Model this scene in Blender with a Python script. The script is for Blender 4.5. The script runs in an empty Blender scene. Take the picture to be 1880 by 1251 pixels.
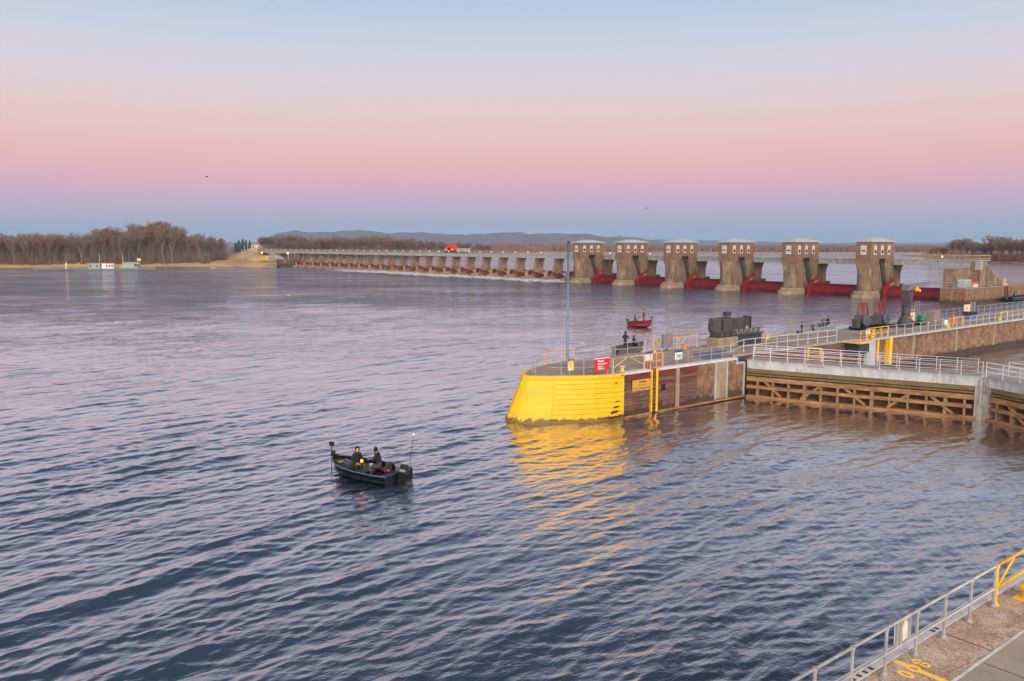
import bpy, math, random
import numpy as np
from mathutils import Vector, Matrix
random.seed(7); rng = np.random.default_rng(11)
sc = bpy.context.scene
PI = math.pi
# ------------------------------------------------------------------ camera
# world axes: X runs along the lock walls (upstream), Y runs along the dam (away from the near wall), z = 0 tailwater
CH = 13.0
F_PX, CX, CY, HOR = 1484.0, 940.0, 625.5, 451.0
PITCH = math.atan((CY - HOR) / F_PX)
FU, FV = 0.6122, 0.7907
cam_d = bpy.data.cameras.new('camera'); cam = bpy.data.objects.new('camera', cam_d)
sc.collection.objects.link(cam); sc.camera = cam
cam_d.sensor_width = 36; cam_d.sensor_fit = 'HORIZONTAL'; cam_d.lens = F_PX / 1880 * 36
cam_d.clip_start = 0.5; cam_d.clip_end = 60000
cam.location = (0, 0, CH)
cam.rotation_euler = (PI / 2 - PITCH, 0, math.atan2(-FU, FV))
# ------------------------------------------------------------------ sky, light, exposure
def lin(c):
    return tuple(((x / 255) / 12.92 if x / 255 <= 0.04045 else ((x / 255 + 0.055) / 1.055) ** 2.4) for x in c)
SUN_AZ_DIR = (-0.52, -0.85)       # the sun stands low behind the camera
SUN_EL = math.radians(9)
world = bpy.data.worlds.new('World'); sc.world = world; world.use_nodes = True
nt = world.node_tree; nt.nodes.clear()
def N(tree, kind, **kw):
    n = tree.nodes.new(kind)
    for k, v in kw.items():
        if k == 'inp':
            for a, b in v.items(): n.inputs[a].default_value = b
        else: setattr(n, k, v)
    return n
def ramp(tree, stops, interp='LINEAR'):
    r = tree.nodes.new('ShaderNodeValToRGB'); r.color_ramp.interpolation = interp
    e = r.color_ramp.elements
    e[0].position = stops[0][0]; e[0].color = (*stops[0][1], 1)
    e[1].position = stops[-1][0]; e[1].color = (*stops[-1][1], 1)
    for p, c in stops[1:-1]:
        x = e.new(p); x.color = (*c, 1)
    return r
tc = N(nt, 'ShaderNodeTexCoord'); sep = N(nt, 'ShaderNodeSeparateXYZ')
nt.links.new(tc.outputs['Generated'], sep.inputs[0])
sky_stops = [(0.0, (158, 186, 203)), (.014, (165, 183, 205)), (.026, (175, 179, 206)), (.040, (192, 175, 204)), (.054, (206, 172, 202)), (.066, (222, 170, 193)), (.085, (235, 174, 183)),
             (.107, (239, 183, 183)), (.133, (238, 195, 189)), (.165, (229, 204, 203)), (.19, (221, 207, 214)), (.226, (206, 208, 222)), (.255, (190, 205, 223)),
             (.285, (177, 197, 224)), (.36, (186, 188, 208)), (.44, (158, 158, 186)), (.52, (108, 118, 154)),
             (.62, (70, 86, 124)), (.8, (48, 66, 104)), (1.0, (42, 60, 98))]
rp = ramp(nt, [(p, lin(c)) for p, c in sky_stops])
nt.links.new(sep.outputs['Z'], rp.inputs[0])
sky = N(nt, 'ShaderNodeTexSky', sky_type='NISHITA', sun_disc=False)
sky.sun_elevation = SUN_EL; sky.sun_rotation = math.atan2(SUN_AZ_DIR[0], SUN_AZ_DIR[1])
sky.altitude = 200; sky.dust_density = 1.5
# the bright half of the dawn sky, behind the camera
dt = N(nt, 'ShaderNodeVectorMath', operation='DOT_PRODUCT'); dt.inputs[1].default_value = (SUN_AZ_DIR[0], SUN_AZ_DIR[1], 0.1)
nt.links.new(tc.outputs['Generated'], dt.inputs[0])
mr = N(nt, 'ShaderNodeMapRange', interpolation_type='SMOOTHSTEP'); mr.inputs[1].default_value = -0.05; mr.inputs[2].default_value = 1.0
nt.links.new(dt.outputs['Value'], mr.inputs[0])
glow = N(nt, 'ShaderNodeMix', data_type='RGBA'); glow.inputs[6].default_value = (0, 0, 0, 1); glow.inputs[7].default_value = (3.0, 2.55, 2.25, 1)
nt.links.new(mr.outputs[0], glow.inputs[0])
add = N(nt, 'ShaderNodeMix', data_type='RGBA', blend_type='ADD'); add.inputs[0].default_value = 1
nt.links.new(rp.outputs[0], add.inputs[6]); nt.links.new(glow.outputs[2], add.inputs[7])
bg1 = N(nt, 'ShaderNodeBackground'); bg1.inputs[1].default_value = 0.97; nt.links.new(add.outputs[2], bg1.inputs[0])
bg2 = N(nt, 'ShaderNodeBackground'); bg2.inputs[1].default_value = 0.012; nt.links.new(sky.outputs[0], bg2.inputs[0])
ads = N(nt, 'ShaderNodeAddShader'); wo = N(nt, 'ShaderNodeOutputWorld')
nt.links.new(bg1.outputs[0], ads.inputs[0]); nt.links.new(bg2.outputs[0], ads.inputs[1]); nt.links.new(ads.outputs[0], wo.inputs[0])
sun_d = bpy.data.lights.new('sun', 'SUN'); sun = bpy.data.objects.new('sun', sun_d); sc.collection.objects.link(sun)
sun_d.energy = 1.0; sun_d.angle = math.radians(25); sun_d.color = (1.0, 0.89, 0.78)
sd = Vector((SUN_AZ_DIR[0] * math.cos(SUN_EL), SUN_AZ_DIR[1] * math.cos(SUN_EL), math.sin(SUN_EL) * 2.2))
sun.rotation_euler = sd.to_track_quat('Z', 'Y').to_euler()
sc.view_settings.view_transform = 'Standard'; sc.view_settings.look = 'None'
sc.view_settings.exposure = 0.0; sc.view_settings.gamma = 1.0; sc.view_settings.use_curve_mapping = False
# ------------------------------------------------------------------ helpers
COL = sc.collection
_c, _s = math.cos(PITCH), math.sin(PITCH)
def ray(px, py):
    x = px - CX; y = CY - py
    Y = F_PX * _c + y * _s; Z = y * _c - F_PX * _s
    return (FV * x + FU * Y, -FU * x + FV * Y, Z)
def at(px, py, z=0.0):
    u, v, w = ray(px, py); k = (z - CH) / w
    return Vector((u * k, v * k, z))
def at_dist(px, py, d):
    u, v, w = ray(px, py); k = d / math.hypot(u, v)
    return Vector((u * k, v * k, CH + w * k))
class MB:
    def __init__(s): s.v = []; s.f = []; s.m = []
    def add(s, vs, fs, mi=0):
        b = len(s.v); s.v += [tuple(p) for p in vs]
        s.f += [tuple(i + b for i in f) for f in fs]; s.m += [mi] * len(fs); return s
    def box(s, x0, x1, y0, y1, z0, z1, mi=0):
        return s.add([(x0, y0, z0), (x1, y0, z0), (x1, y1, z0), (x0, y1, z0), (x0, y0, z1), (x1, y0, z1), (x1, y1, z1), (x0, y1, z1)],
              [(0, 3, 2, 1), (4, 5, 6, 7), (0, 1, 5, 4), (1, 2, 6, 5), (2, 3, 7, 6), (3, 0, 4, 7)], mi)
    def tube(s, pts, r, n=6, mi=0, cap=True):
        pts = [Vector(p) for p in pts]; rs = r if isinstance(r, (list, tuple)) else [r] * len(pts)
        vs = []; fs = []
        for i, p in enumerate(pts):
            d = (pts[min(i + 1, len(pts) - 1)] - pts[max(i - 1, 0)]).normalized()
            a = d.cross(Vector((0, 0, 1)) if abs(d.z) < .95 else Vector((1, 0, 0))).normalized(); b = d.cross(a)
            for k in range(n):
                t = 2 * PI * k / n; vs.append(p + (a * math.cos(t) + b * math.sin(t)) * rs[i])
        for i in range(len(pts) - 1):
            for k in range(n):
                k2 = (k + 1) % n; fs.append((i * n + k, i * n + k2, (i + 1) * n + k2, (i + 1) * n + k))
        if cap:
            fs.append(tuple(range(n))); fs.append(tuple((len(pts) - 1) * n + k for k in reversed(range(n))))
        return s.add(vs, fs, mi)
    def beam(s, p, q, w, h, mi=0, up=(0, 0, 1)):
        p = Vector(p); q = Vector(q); d = (q - p).normalized(); a = d.cross(Vector(up)).normalized() * (w / 2); b = a.normalized().cross(d) * (h / 2)
        vs = [e + sa * a + sb * b for e in (p, q) for sa, sb in ((-1, -1), (1, -1), (1, 1), (-1, 1))]
        return s.add(vs, [(0, 1, 2, 3), (7, 6, 5, 4), (0, 4, 5, 1), (1, 5, 6, 2), (2, 6, 7, 3), (3, 7, 4, 0)], mi)
    def prism(s, poly, z0, z1, mi=0, top=None):
        n = len(poly); t = top or poly
        vs = [(p[0], p[1], z0) for p in poly] + [(p[0], p[1], z1) for p in t]
        fs = [tuple(reversed(range(n))), tuple(range(n, 2 * n))] + [(i, (i + 1) % n, n + (i + 1) % n, n + i) for i in range(n)]
        return s.add(vs, fs, mi)
    def slab_y(s, poly, y0, y1, mi=0):            # polygon in (x, z), extruded along y
        n = len(poly)
        vs = [(p[0], y0, p[1]) for p in poly] + [(p[0], y1, p[1]) for p in poly]
        fs = [tuple(range(n)), tuple(reversed(range(n, 2 * n)))] + [(i, n + i, n + (i + 1) % n, (i + 1) % n) for i in range(n)]
        return s.add(vs, fs, mi)
    def lathe(s, prof, c=(0, 0, 0), n=16, axis='z', mi=0):
        vs = []; fs = []
        for r, h in prof:
            for k in range(n):
                t = 2 * PI * k / n; a, b = r * math.cos(t), r * math.sin(t)
                p = {'z': (a, b, h), 'y': (a, h, b), 'x': (h, a, b)}[axis]
                vs.append((p[0] + c[0], p[1] + c[1], p[2] + c[2]))
        for i in range(len(prof) - 1):
            for k in range(n):
                k2 = (k + 1) % n; fs.append((i * n + k, i * n + k2, (i + 1) * n + k2, (i + 1) * n + k))
        fs.append(tuple(reversed(range(n)))); fs.append(tuple((len(prof) - 1) * n + k for k in range(n)))
        return s.add(vs, fs, mi)
    def ell(s, c, r, n=12, m=8, mi=0, rot=None):
        vs = []; fs = []
        for i in range(m + 1):
            ph = PI * i / m
            for k in range(n):
                t = 2 * PI * k / n
                p = Vector((r[0] * math.sin(ph) * math.cos(t), r[1] * math.sin(ph) * math.sin(t), r[2] * math.cos(ph)))
                if rot: p = rot @ p
                vs.append(p + Vector(c))
        for i in range(m):
            for k in range(n):
                k2 = (k + 1) % n; fs.append((i * n + k, (i + 1) * n + k, (i + 1) * n + k2, i * n + k2))
        return s.add(vs, fs, mi)
    def build(s, name, mats, parent=None, smooth=False, bevel=0):
        me = bpy.data.meshes.new(name)
        off = Vector((0, 0, 0)); p = parent
        while p: off += p.location; p = p.parent
        me.from_pydata([(a[0] - off[0], a[1] - off[1], a[2] - off[2]) for a in s.v], [], s.f)
        mats = mats if isinstance(mats, (list, tuple)) else [mats]
        for m in mats: me.materials.append(m)
        if len(mats) > 1: me.polygons.foreach_set('material_index', s.m)
        if smooth: me.polygons.foreach_set('use_smooth', [True] * len(me.polygons))
        me.update()
        o = bpy.data.objects.new(name, me); COL.objects.link(o); o.parent = parent
        if bevel:
            b = o.modifiers.new('bevel', 'BEVEL'); b.width = bevel; b.segments = 2; b.limit_method = 'ANGLE'
        return o
def tag(o, label=None, cat=None, group=None, kind=None):
    if label: o['label'] = label
    if cat: o['category'] = cat
    if group: o['group'] = group
    if kind: o['kind'] = kind
    return o
def thing(name, label, cat, loc=(0, 0, 0), group=None):
    o = bpy.data.objects.new(name, None); o.empty_display_size = .3; COL.objects.link(o); o.location = loc
    return tag(o, label, cat, group)
def copy_tree(o, parent=None):
    c = o.copy(); COL.objects.link(c); c.parent = parent
    for ch in list(o.children): copy_tree(ch, c)
    return c
ORD = ['first', 'second', 'third', 'fourth', 'fifth', 'sixth', 'seventh', 'eighth', 'ninth', 'tenth', 'eleventh', 'twelfth', 'thirteenth',
       'fourteenth', 'fifteenth', 'sixteenth', 'seventeenth', 'eighteenth', 'nineteenth', 'twentieth', 'twenty-first', 'twenty-second', 'twenty-third']
# ------------------------------------------------------------------ materials
def M(name, c1, c2=None, scale=2.0, rough=.8, metal=0.0, bump=0.0, bscale=None, stretch=(1, 1, 1), stain=None, spec=None, coord='pos', detail=6, zband=None):
    m = bpy.data.materials.new(name); m.use_nodes = True; t = m.node_tree; L = t.links.new
    b = t.nodes['Principled BSDF']; b.inputs['Roughness'].default_value = rough; b.inputs['Metallic'].default_value = metal
    if spec is not None: b.inputs['Specular IOR Level'].default_value = spec
    c1 = lin(c1)
    if c2 is None:
        b.inputs['Base Color'].default_value = (*c1, 1); c2 = tuple(x * .8 for x in c1)
    else: c2 = lin(c2)
    if coord == 'pos': src = N(t, 'ShaderNodeNewGeometry').outputs['Position']
    else: src = N(t, 'ShaderNodeTexCoord').outputs['Object']
    mp = N(t, 'ShaderNodeMapping'); mp.inputs['Scale'].default_value = stretch; L(src, mp.inputs[0])
    n1 = N(t, 'ShaderNodeTexNoise', inp={'Scale': scale, 'Detail': detail, 'Roughness': .62}); L(mp.outputs[0], n1.inputs['Vector'])
    r1 = ramp(t, [(.34, c1), (.66, c2)]); L(n1.outputs[0], r1.inputs[0]); out = r1.outputs[0]
    for st in (stain or []):
        col, lo, hi, ssc, sst, amt = st
        mp2 = N(t, 'ShaderNodeMapping'); mp2.inputs['Scale'].default_value = sst; mp2.inputs['Location'].default_value = (3.1, 7.7, 1.3 + ssc); L(src, mp2.inputs[0])
        n2 = N(t, 'ShaderNodeTexNoise', inp={'Scale': ssc, 'Detail': 7, 'Roughness': .65}); L(mp2.outputs[0], n2.inputs['Vector'])
        mr_ = N(t, 'ShaderNodeMapRange'); mr_.inputs[1].default_value = lo; mr_.inputs[2].default_value = hi; mr_.inputs[4].default_value = amt; L(n2.outputs[0], mr_.inputs[0])
        mx = N(t, 'ShaderNodeMix', data_type='RGBA'); mx.inputs[7].default_value = (*lin(col), 1); L(mr_.outputs[0], mx.inputs[0]); L(out, mx.inputs[6]); out = mx.outputs[2]
    if zband:
        z0_, z1_, col, zs_ = zband
        sz = N(t, 'ShaderNodeSeparateXYZ'); L(N(t, 'ShaderNodeNewGeometry').outputs['Position'], sz.inputs[0])
        mz_ = N(t, 'ShaderNodeMapRange'); mz_.inputs[1].default_value = z0_; mz_.inputs[2].default_value = z1_; mz_.inputs[3].default_value = .62; mz_.inputs[4].default_value = 0; L(sz.outputs['Z'], mz_.inputs[0])
        nz_ = N(t, 'ShaderNodeTexNoise', inp={'Scale': zs_, 'Detail': 6, 'Roughness': .7}); L(src, nz_.inputs['Vector'])
        az_ = N(t, 'ShaderNodeMath', operation='ADD'); L(mz_.outputs[0], az_.inputs[0]); L(nz_.outputs[0], az_.inputs[1])
        rz_ = N(t, 'ShaderNodeMapRange'); rz_.inputs[1].default_value = .80; rz_.inputs[2].default_value = .92; rz_.inputs[4].default_value = .9; L(az_.outputs[0], rz_.inputs[0])
        mxz = N(t, 'ShaderNodeMix', data_type='RGBA'); mxz.inputs[7].default_value = (*lin(col), 1); L(rz_.outputs[0], mxz.inputs[0]); L(out, mxz.inputs[6]); out = mxz.outputs[2]
    L(out, b.inputs['Base Color'])
    if bump:
        n3 = N(t, 'ShaderNodeTexNoise', inp={'Scale': bscale or scale * 3, 'Detail': 5}); L(mp.outputs[0], n3.inputs['Vector'])
        bp = N(t, 'ShaderNodeBump'); bp.inputs['Distance'].default_value = bump; bp.inputs['Strength'].default_value = 1; L(n3.outputs[0], bp.inputs['Height']); L(bp.outputs[0], b.inputs['Normal'])
    return m
def emit(name, col, strength):
    m = bpy.data.materials.new(name); m.use_nodes = True; t = m.node_tree; b = t.nodes['Principled BSDF']
    b.inputs['Base Color'].default_value = (*lin(col), 1); b.inputs['Emission Color'].default_value = (*lin(col), 1); b.inputs['Emission Strength'].default_value = strength
    return m
ST = (1, 1, .12)
dam_conc = M('dam concrete', (138, 116, 92), (108, 92, 74), .45, .9, zband=(.3, 3.6, (84, 70, 54), .8), bump=.03, bscale=3, stain=[((70, 58, 46), .46, .68, .9, (1, 1, .16), .85), ((190, 170, 136), .56, .72, .7, (1, 1, .4), .6)])
brick = M('dam house concrete', (130, 102, 78), (106, 84, 64), .7, .9, bump=.01, stain=[((92, 72, 54), .52, .75, 1.2, ST, .7)])
pale_conc = M('pale concrete', (160, 142, 116), (132, 116, 94), 1.2, .9, bump=.01, stain=[((104, 94, 78), .5, .7, 1.0, (1, 1, .5), .7)])
deck_conc = M('deck concrete', (156, 142, 128), (130, 118, 108), .5, .92, bump=.006, stain=[((92, 84, 80), .52, .68, .35, (1, .35, 1), .7), ((188, 178, 164), .55, .7, .8, (1, 1, 1), .55)])
lock_conc = M('lock wall concrete', (142, 110, 84), (104, 82, 64), 1.4, .9, zband=(.0, 1.7, (62, 48, 38), 1.6), bump=.03, bscale=5, stain=[((66, 52, 44), .48, .68, 1.6, (1, 1, .55), .8), ((186, 156, 118), .54, .7, 2.2, (.7, 1, 1.4), .65), ((140, 66, 36), .56, .7, 1.3, (1, 1, .4), .6)])
lock_conc_dark = M('wet lock concrete', (72, 58, 48), (50, 40, 34), 1.5, .75, bump=.03, bscale=5, stain=[((120, 96, 70), .56, .7, 2, (1, 1, 1), .5)])
plank = M('stained wall timber', (118, 86, 74), (88, 62, 54), 1.0, .85, zband=(.0, 1.5, (60, 44, 38), 1.8), bump=.012, bscale=6, stretch=(.35, 1, 3), stain=[((58, 40, 36), .5, .7, 1.4, (.3, 1, 3), .8), ((160, 126, 100), .55, .7, 1.8, (.4, 1, 3.2), .6)])
plank_red = M('red stained steel', (122, 44, 34), (88, 40, 34), 1.4, .8, stretch=(.4, 1, 2), stain=[((60, 36, 34), .5, .7, 1.7, (.5, 1, 2), .8)])
timber = M('weathered timber', (164, 122, 80), (120, 88, 58), 1.6, .85, bump=.01, bscale=12, stretch=(.5, .5, 2), stain=[((92, 62, 38), .52, .7, 1.8, (.4, .4, 2.4), .7), ((196, 160, 112), .58, .7, 1.5, (.5, .5, 2), .6)])
timber_g = M('mossy timber', (124, 104, 72), (100, 80, 54), 1.3, .9, bump=.01, bscale=12, stretch=(.5, .5, 2), stain=[((90, 96, 52), .5, .68, 1.1, (1, 1, 1), .6), ((80, 60, 38), .55, .7, 2, (.5, .5, 2), .6)])
skin_pl = M('gate skin plate', (116, 84, 60), (82, 60, 44), 1.2, .85, stain=[((66, 48, 36), .5, .68, 1.4, (1, 1, .8), .7), ((150, 118, 60), .58, .7, 1.8, (1, 1, 1), .5)])
white_st = M('white painted steel', (188, 190, 190), (168, 170, 172), .8, .55, stain=[((128, 126, 124), .5, .7, 2.2, (1, 1, .3), .7), ((150, 120, 96), .66, .78, 3, (1, 1, .5), .5)])
galv = M('galvanised steel', (176, 176, 174), (148, 148, 144), 3, .5, .3, stain=[((140, 122, 104), .56, .7, 9, (1, 1, 1), .6)])
rail_w = M('pale rail paint', (200, 200, 200), (176, 176, 176), 3, .5)
galv_far = M('weathered rail steel', (158, 158, 156), (136, 136, 134), 3, .6)
blue_pole = M('grey blue paint', (108, 126, 142), (96, 112, 126), 2, .5)
yel = M('yellow paint', (234, 184, 2), (222, 168, 2), 1.0, .5, zband=(.0, .75, (84, 66, 30), 3.5), bump=.008, bscale=5, stretch=(.5, .5, 2.4), stain=[((196, 170, 110), .62, .72, 2.1, (.4, .4, 2.2), .35), ((120, 84, 20), .6, .9, .9, (1, 1, 1), .3), ((206, 150, 10), .6, .8, 1.3, (.5, .5, 2.5), .5), ((92, 60, 24), .69, .71, 4.5, (.6, .6, 1.7), .9)])
yel_rail = M('yellow rail paint', (240, 190, 10), (226, 170, 10), 3, .5)
cream_rail = M('faded cream rail paint', (222, 190, 130), (200, 160, 100), 3, .6)
orange_rail = M('orange rail paint', (232, 148, 40), (216, 126, 40), 3, .5)
yel_sign = M('yellow sign paint', (206, 156, 70), (186, 138, 60), 2.2, .7, stain=[((180, 118, 52), .56, .72, 3, (1, 1, 2), .6)])
chip = M('bare rusty patch', (74, 46, 28), (52, 32, 20), 6, .9)
red_gate = M('red gate paint', (122, 16, 26), (88, 12, 22), .8, .6, stain=[((86, 24, 36), .52, .72, 1.4, (1, .35, 1), .7), ((186, 70, 50), .62, .76, 2.4, (1, 1, 1), .5)])
red_gate2 = M('faded red gate paint', (142, 36, 34), (110, 28, 30), 1.0, .6, stain=[((110, 50, 42), .54, .7, 2, (1, 1, 1), .6)])
red_taint = M('rusty red steel', (112, 44, 38), (80, 34, 32), 1.5, .7, stain=[((62, 30, 30), .52, .7, 1.7, (1, 1, 1), .7)])
dark_st = M('dark machinery steel', (74, 68, 68), (58, 54, 55), 1.5, .6, stain=[((60, 52, 50), .55, .7, 2, ST, .6)])
dark_st2 = M('charcoal steel', (58, 60, 66), (44, 46, 52), 2, .5)
black = M('black rubber', (9, 10, 13), (15, 16, 20), 4, .6)
blue_plate = M('blue grey floor plate', (96, 112, 126), (80, 94, 106), 1.5, .6)
white = M('white paint', (226, 226, 224), (210, 210, 208), 4, .5)
glass = M('dark window glass', (30, 40, 52), (22, 30, 40), 2, .08)
roof_m = M('pale metal roof', (172, 180, 184), (158, 166, 172), .6, .5)
girder_m = M('grey bridge girder', (160, 162, 158), (136, 138, 134), .8, .7, stain=[((100, 96, 88), .54, .72, 1.5, (1, 1, .4), .6)])
asphalt = M('worn asphalt', (164, 150, 134), (146, 134, 120), 1.2, .95, bump=.004, bscale=60, stain=[((190, 176, 156), .54, .66, 20, (1, 1, 1), .7), ((112, 102, 92), .56, .66, 26, (1, 1, 1), .7)])
def aggregate():
    m = M('exposed aggregate concrete', (200, 176, 152), (166, 138, 116), 1.1, .95, stain=[((136, 100, 78), .5, .66, 2.2, (1, 1, 1), .7), ((206, 198, 186), .56, .66, 1.6, (1, 1.6, 1), .6), ((108, 82, 66), .53, .60, 17, (1, 1, 1), .75), ((232, 220, 202), .56, .63, 24, (1, 1, 1), .8), ((72, 62, 56), .66, .70, 2.6, (1, 1, 1), .8)], detail=9)
    t = m.node_tree; L = t.links.new; g = N(t, 'ShaderNodeNewGeometry')
    v = N(t, 'ShaderNodeTexVoronoi', inp={'Scale': 45}); L(g.outputs['Position'], v.inputs['Vector'])
    bp = N(t, 'ShaderNodeBump'); bp.inputs['Distance'].default_value = .012; bp.inputs['Strength'].default_value = .9; L(v.outputs['Distance'], bp.inputs['Height'])
    L(bp.outputs[0], t.nodes['Principled BSDF'].inputs['Normal'])
    vc = N(t, 'ShaderNodeTexVoronoi', feature='DISTANCE_TO_EDGE', inp={'Scale': .75}); nd = N(t, 'ShaderNodeTexNoise', inp={'Scale': 2.5, 'Detail': 6}); L(g.outputs['Position'], nd.inputs['Vector'])
    va = N(t, 'ShaderNodeVectorMath', operation='MULTIPLY_ADD'); va.inputs[1].default_value = (.35, .35, 0); L(nd.outputs['Color'], va.inputs[0]); L(g.outputs['Position'], va.inputs[2]); L(va.outputs[0], vc.inputs['Vector'])
    mc = N(t, 'ShaderNodeMapRange'); mc.inputs[1].default_value = .004; mc.inputs[2].default_value = .016; mc.inputs[3].default_value = .4; mc.inputs[4].default_value = 0; L(vc.outputs['Distance'], mc.inputs[0])
    bs = t.nodes['Principled BSDF']; src = bs.inputs['Base Color'].links[0].from_socket; mk_ = N(t, 'ShaderNodeMix', data_type='RGBA'); mk_.inputs[7].default_value = (*lin((84, 66, 56)), 1); L(mc.outputs[0], mk_.inputs[0]); L(src, mk_.inputs[6]); L(mk_.outputs[2], bs.inputs['Base Color'])
    return m
aggr = aggregate()
coping_m = M('chipped white coping', (206, 204, 204), (184, 180, 180), 1.6, .7, stain=[((110, 70, 62), .63, .68, 4.5, (1, 1, 1), .85), ((150, 146, 146), .55, .7, 2, (1, 1, 1), .5)])
joint_m = M('white joint strip', (216, 214, 210), (176, 172, 166), 2.5, .8, stain=[((104, 84, 70), .6, .66, 5, (1, 1, 1), .8)])
bark = M('pale bark', (152, 138, 120), (112, 96, 82), 1.2, .95, coord='obj')
bark_d = M('dark bark', (118, 106, 94), (80, 68, 60), 1.2, .95, coord='obj')
twig = M('bare brown twigs', (138, 116, 96), (110, 92, 78), .5, .95, coord='pos')
twig_r = M('reddish twigs', (140, 106, 90), (116, 90, 78), .5, .95, coord='pos')
twig_g = M('grey brown twigs', (130, 118, 104), (104, 96, 88), .5, .95, coord='pos')
needle = M('dark evergreen needles', (52, 76, 66), (36, 56, 50), .6, .9)
grass = M('dry winter grass', (188, 158, 112), (156, 126, 84), .06, .95, stain=[((128, 96, 66), .52, .66, .05, (1, 1, 1), .6), ((214, 188, 142), .56, .7, .12, (1, 1, 1), .6)])
brush_m = M('brown brush', (136, 100, 68), (104, 76, 54), .3, .95)
hill_m = M('wooded hillside', (122, 106, 104), (96, 84, 90), .006, .98, stain=[((80, 74, 84), .5, .64, .012, (1, 1, 1), .7), ((150, 132, 116), .62, .72, .008, (1, 1, 1), .6)])
foam_m = M('white churned foam', (214, 218, 216), (190, 196, 196), 2, .8)
# ------------------------------------------------------------------ water
def water_mat(name, base, rough, foam=False, bumpk=1.0):
    m = bpy.data.materials.new(name); m.use_nodes = True; t = m.node_tree; L = t.links.new
    b = t.nodes['Principled BSDF']; b.inputs['Base Color'].default_value = (*base, 1); b.inputs['Roughness'].default_value = rough; b.inputs['IOR'].default_value = 4.0
    g = N(t, 'ShaderNodeNewGeometry'); prev = None
    big = N(t, 'ShaderNodeTexNoise', inp={'Scale': .021, 'Detail': 4, 'Roughness': .6}); 
    mpb = N(t, 'ShaderNodeMapping'); mpb.inputs['Rotation'].default_value = (0, 0, .66); mpb.inputs['Scale'].default_value = (.55, 1.7, 1); m0 = N(t, 'ShaderNodeMapping'); m0.inputs['Rotation'].default_value = (0, 0, .659); L(g.outputs['Position'], m0.inputs[0]); mpb.inputs['Rotation'].default_value = (0, 0, 0); L(m0.outputs[0], mpb.inputs[0]); L(mpb.outputs[0], big.inputs['Vector'])
    mb = N(t, 'ShaderNodeMapRange'); mb.inputs[1].default_value = .40; mb.inputs[2].default_value = .62; mb.inputs[3].default_value = .38; mb.inputs[4].default_value = 1.35; mid = N(t, 'ShaderNodeTexNoise', inp={'Scale': .13, 'Detail': 5, 'Roughness': .65}); mpm = N(t, 'ShaderNodeMapping'); mpm.inputs['Scale'].default_value = (.45, 2.0, 1); L(m0.outputs[0], mpm.inputs[0]); L(mpm.outputs[0], mid.inputs['Vector'])
    av = N(t, 'ShaderNodeMath', operation='ADD'); L(big.outputs[0], av.inputs[0]); L(mid.outputs[0], av.inputs[1]); hv = N(t, 'ShaderNodeMath', operation='MULTIPLY'); hv.inputs[1].default_value = .5; L(av.outputs[0], hv.inputs[0]); L(hv.outputs[0], mb.inputs[0])
    ln = N(t, 'ShaderNodeVectorMath', operation='LENGTH'); L(g.outputs['Position'], ln.inputs[0])
    rr = N(t, 'ShaderNodeMapRange'); rr.inputs[1].default_value = 60; rr.inputs[2].default_value = 420; rr.inputs[3].default_value = rough; rr.inputs[4].default_value = .07; L(ln.outputs['Value'], rr.inputs[0]); L(rr.outputs[0], b.inputs['Roughness'])
    fr_ = N(t, 'ShaderNodeMapRange'); fr_.inputs[1].default_value = 70; fr_.inputs[2].default_value = 300; fr_.inputs[3].default_value = .5; fr_.inputs[4].default_value = 2.6; L(ln.outputs['Value'], fr_.inputs[0])
    st_ = N(t, 'ShaderNodeMath', operation='MULTIPLY'); L(mb.outputs[0], st_.inputs[0]); L(fr_.outputs[0], st_.inputs[1])
    ff = N(t, 'ShaderNodeMapRange', interpolation_type='SMOOTHSTEP'); ff.inputs[1].default_value = 95; ff.inputs[2].default_value = 260; L(ln.outputs['Value'], ff.inputs[0])
    fs_ = N(t, 'ShaderNodeMath', operation='MULTIPLY'); L(ff.outputs[0], fs_.inputs[0]); L(mb.outputs[0], fs_.inputs[1])
    for sc_, dist in ((.05, 2.6), (.14, 1.15), (.4, .42)):
        mp = N(t, 'ShaderNodeMapping'); mp.inputs['Scale'].default_value = (.4, 1.3, 1); L(m0.outputs[0], mp.inputs[0])
        n = N(t, 'ShaderNodeTexNoise', inp={'Scale': sc_, 'Detail': 6, 'Roughness': .7}); L(mp.outputs[0], n.inputs['Vector'])
        bp = N(t, 'ShaderNodeBump'); bp.inputs['Distance'].default_value = dist * bumpk; L(n.outputs[0], bp.inputs['Height']); L(fs_.outputs[0], bp.inputs['Strength'])
        if prev: L(prev.outputs[0], bp.inputs['Normal'])
        prev = bp
    for sc_, dist, strch in ((.16, .22, (1, 2.6, 1)), (.5, .10, (1, 1.9, 1)), (1.7, .035, (1, 1.7, 1)), (5.5, .013, (1, 1.5, 1)), (14, .0045, (1, 1.3, 1))):
        mp = N(t, 'ShaderNodeMapping'); mp.inputs['Rotation'].default_value = (0, 0, .12 + .05 * sc_); mp.inputs['Scale'].default_value = strch; L(g.outputs['Position'], mp.inputs[0])
        n = N(t, 'ShaderNodeTexNoise', inp={'Scale': sc_, 'Detail': 3, 'Roughness': .55, 'Distortion': .3}); L(mp.outputs[0], n.inputs['Vector'])
        bp = N(t, 'ShaderNodeBump'); bp.inputs['Distance'].default_value = dist * 1.9 * bumpk; L(n.outputs[0], bp.inputs['Height']); L(st_.outputs[0], bp.inputs['Strength'])
        if prev: L(prev.outputs[0], bp.inputs['Normal'])
        prev = bp
    L(prev.outputs[0], b.inputs['Normal'])
    b.inputs['IOR'].default_value = 1.33; b.inputs['Specular IOR Level'].default_value = 0.0
    lw = N(t, 'ShaderNodeLayerWeight'); lw.inputs['Blend'].default_value = .5; L(prev.outputs[0], lw.inputs['Normal'])
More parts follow.
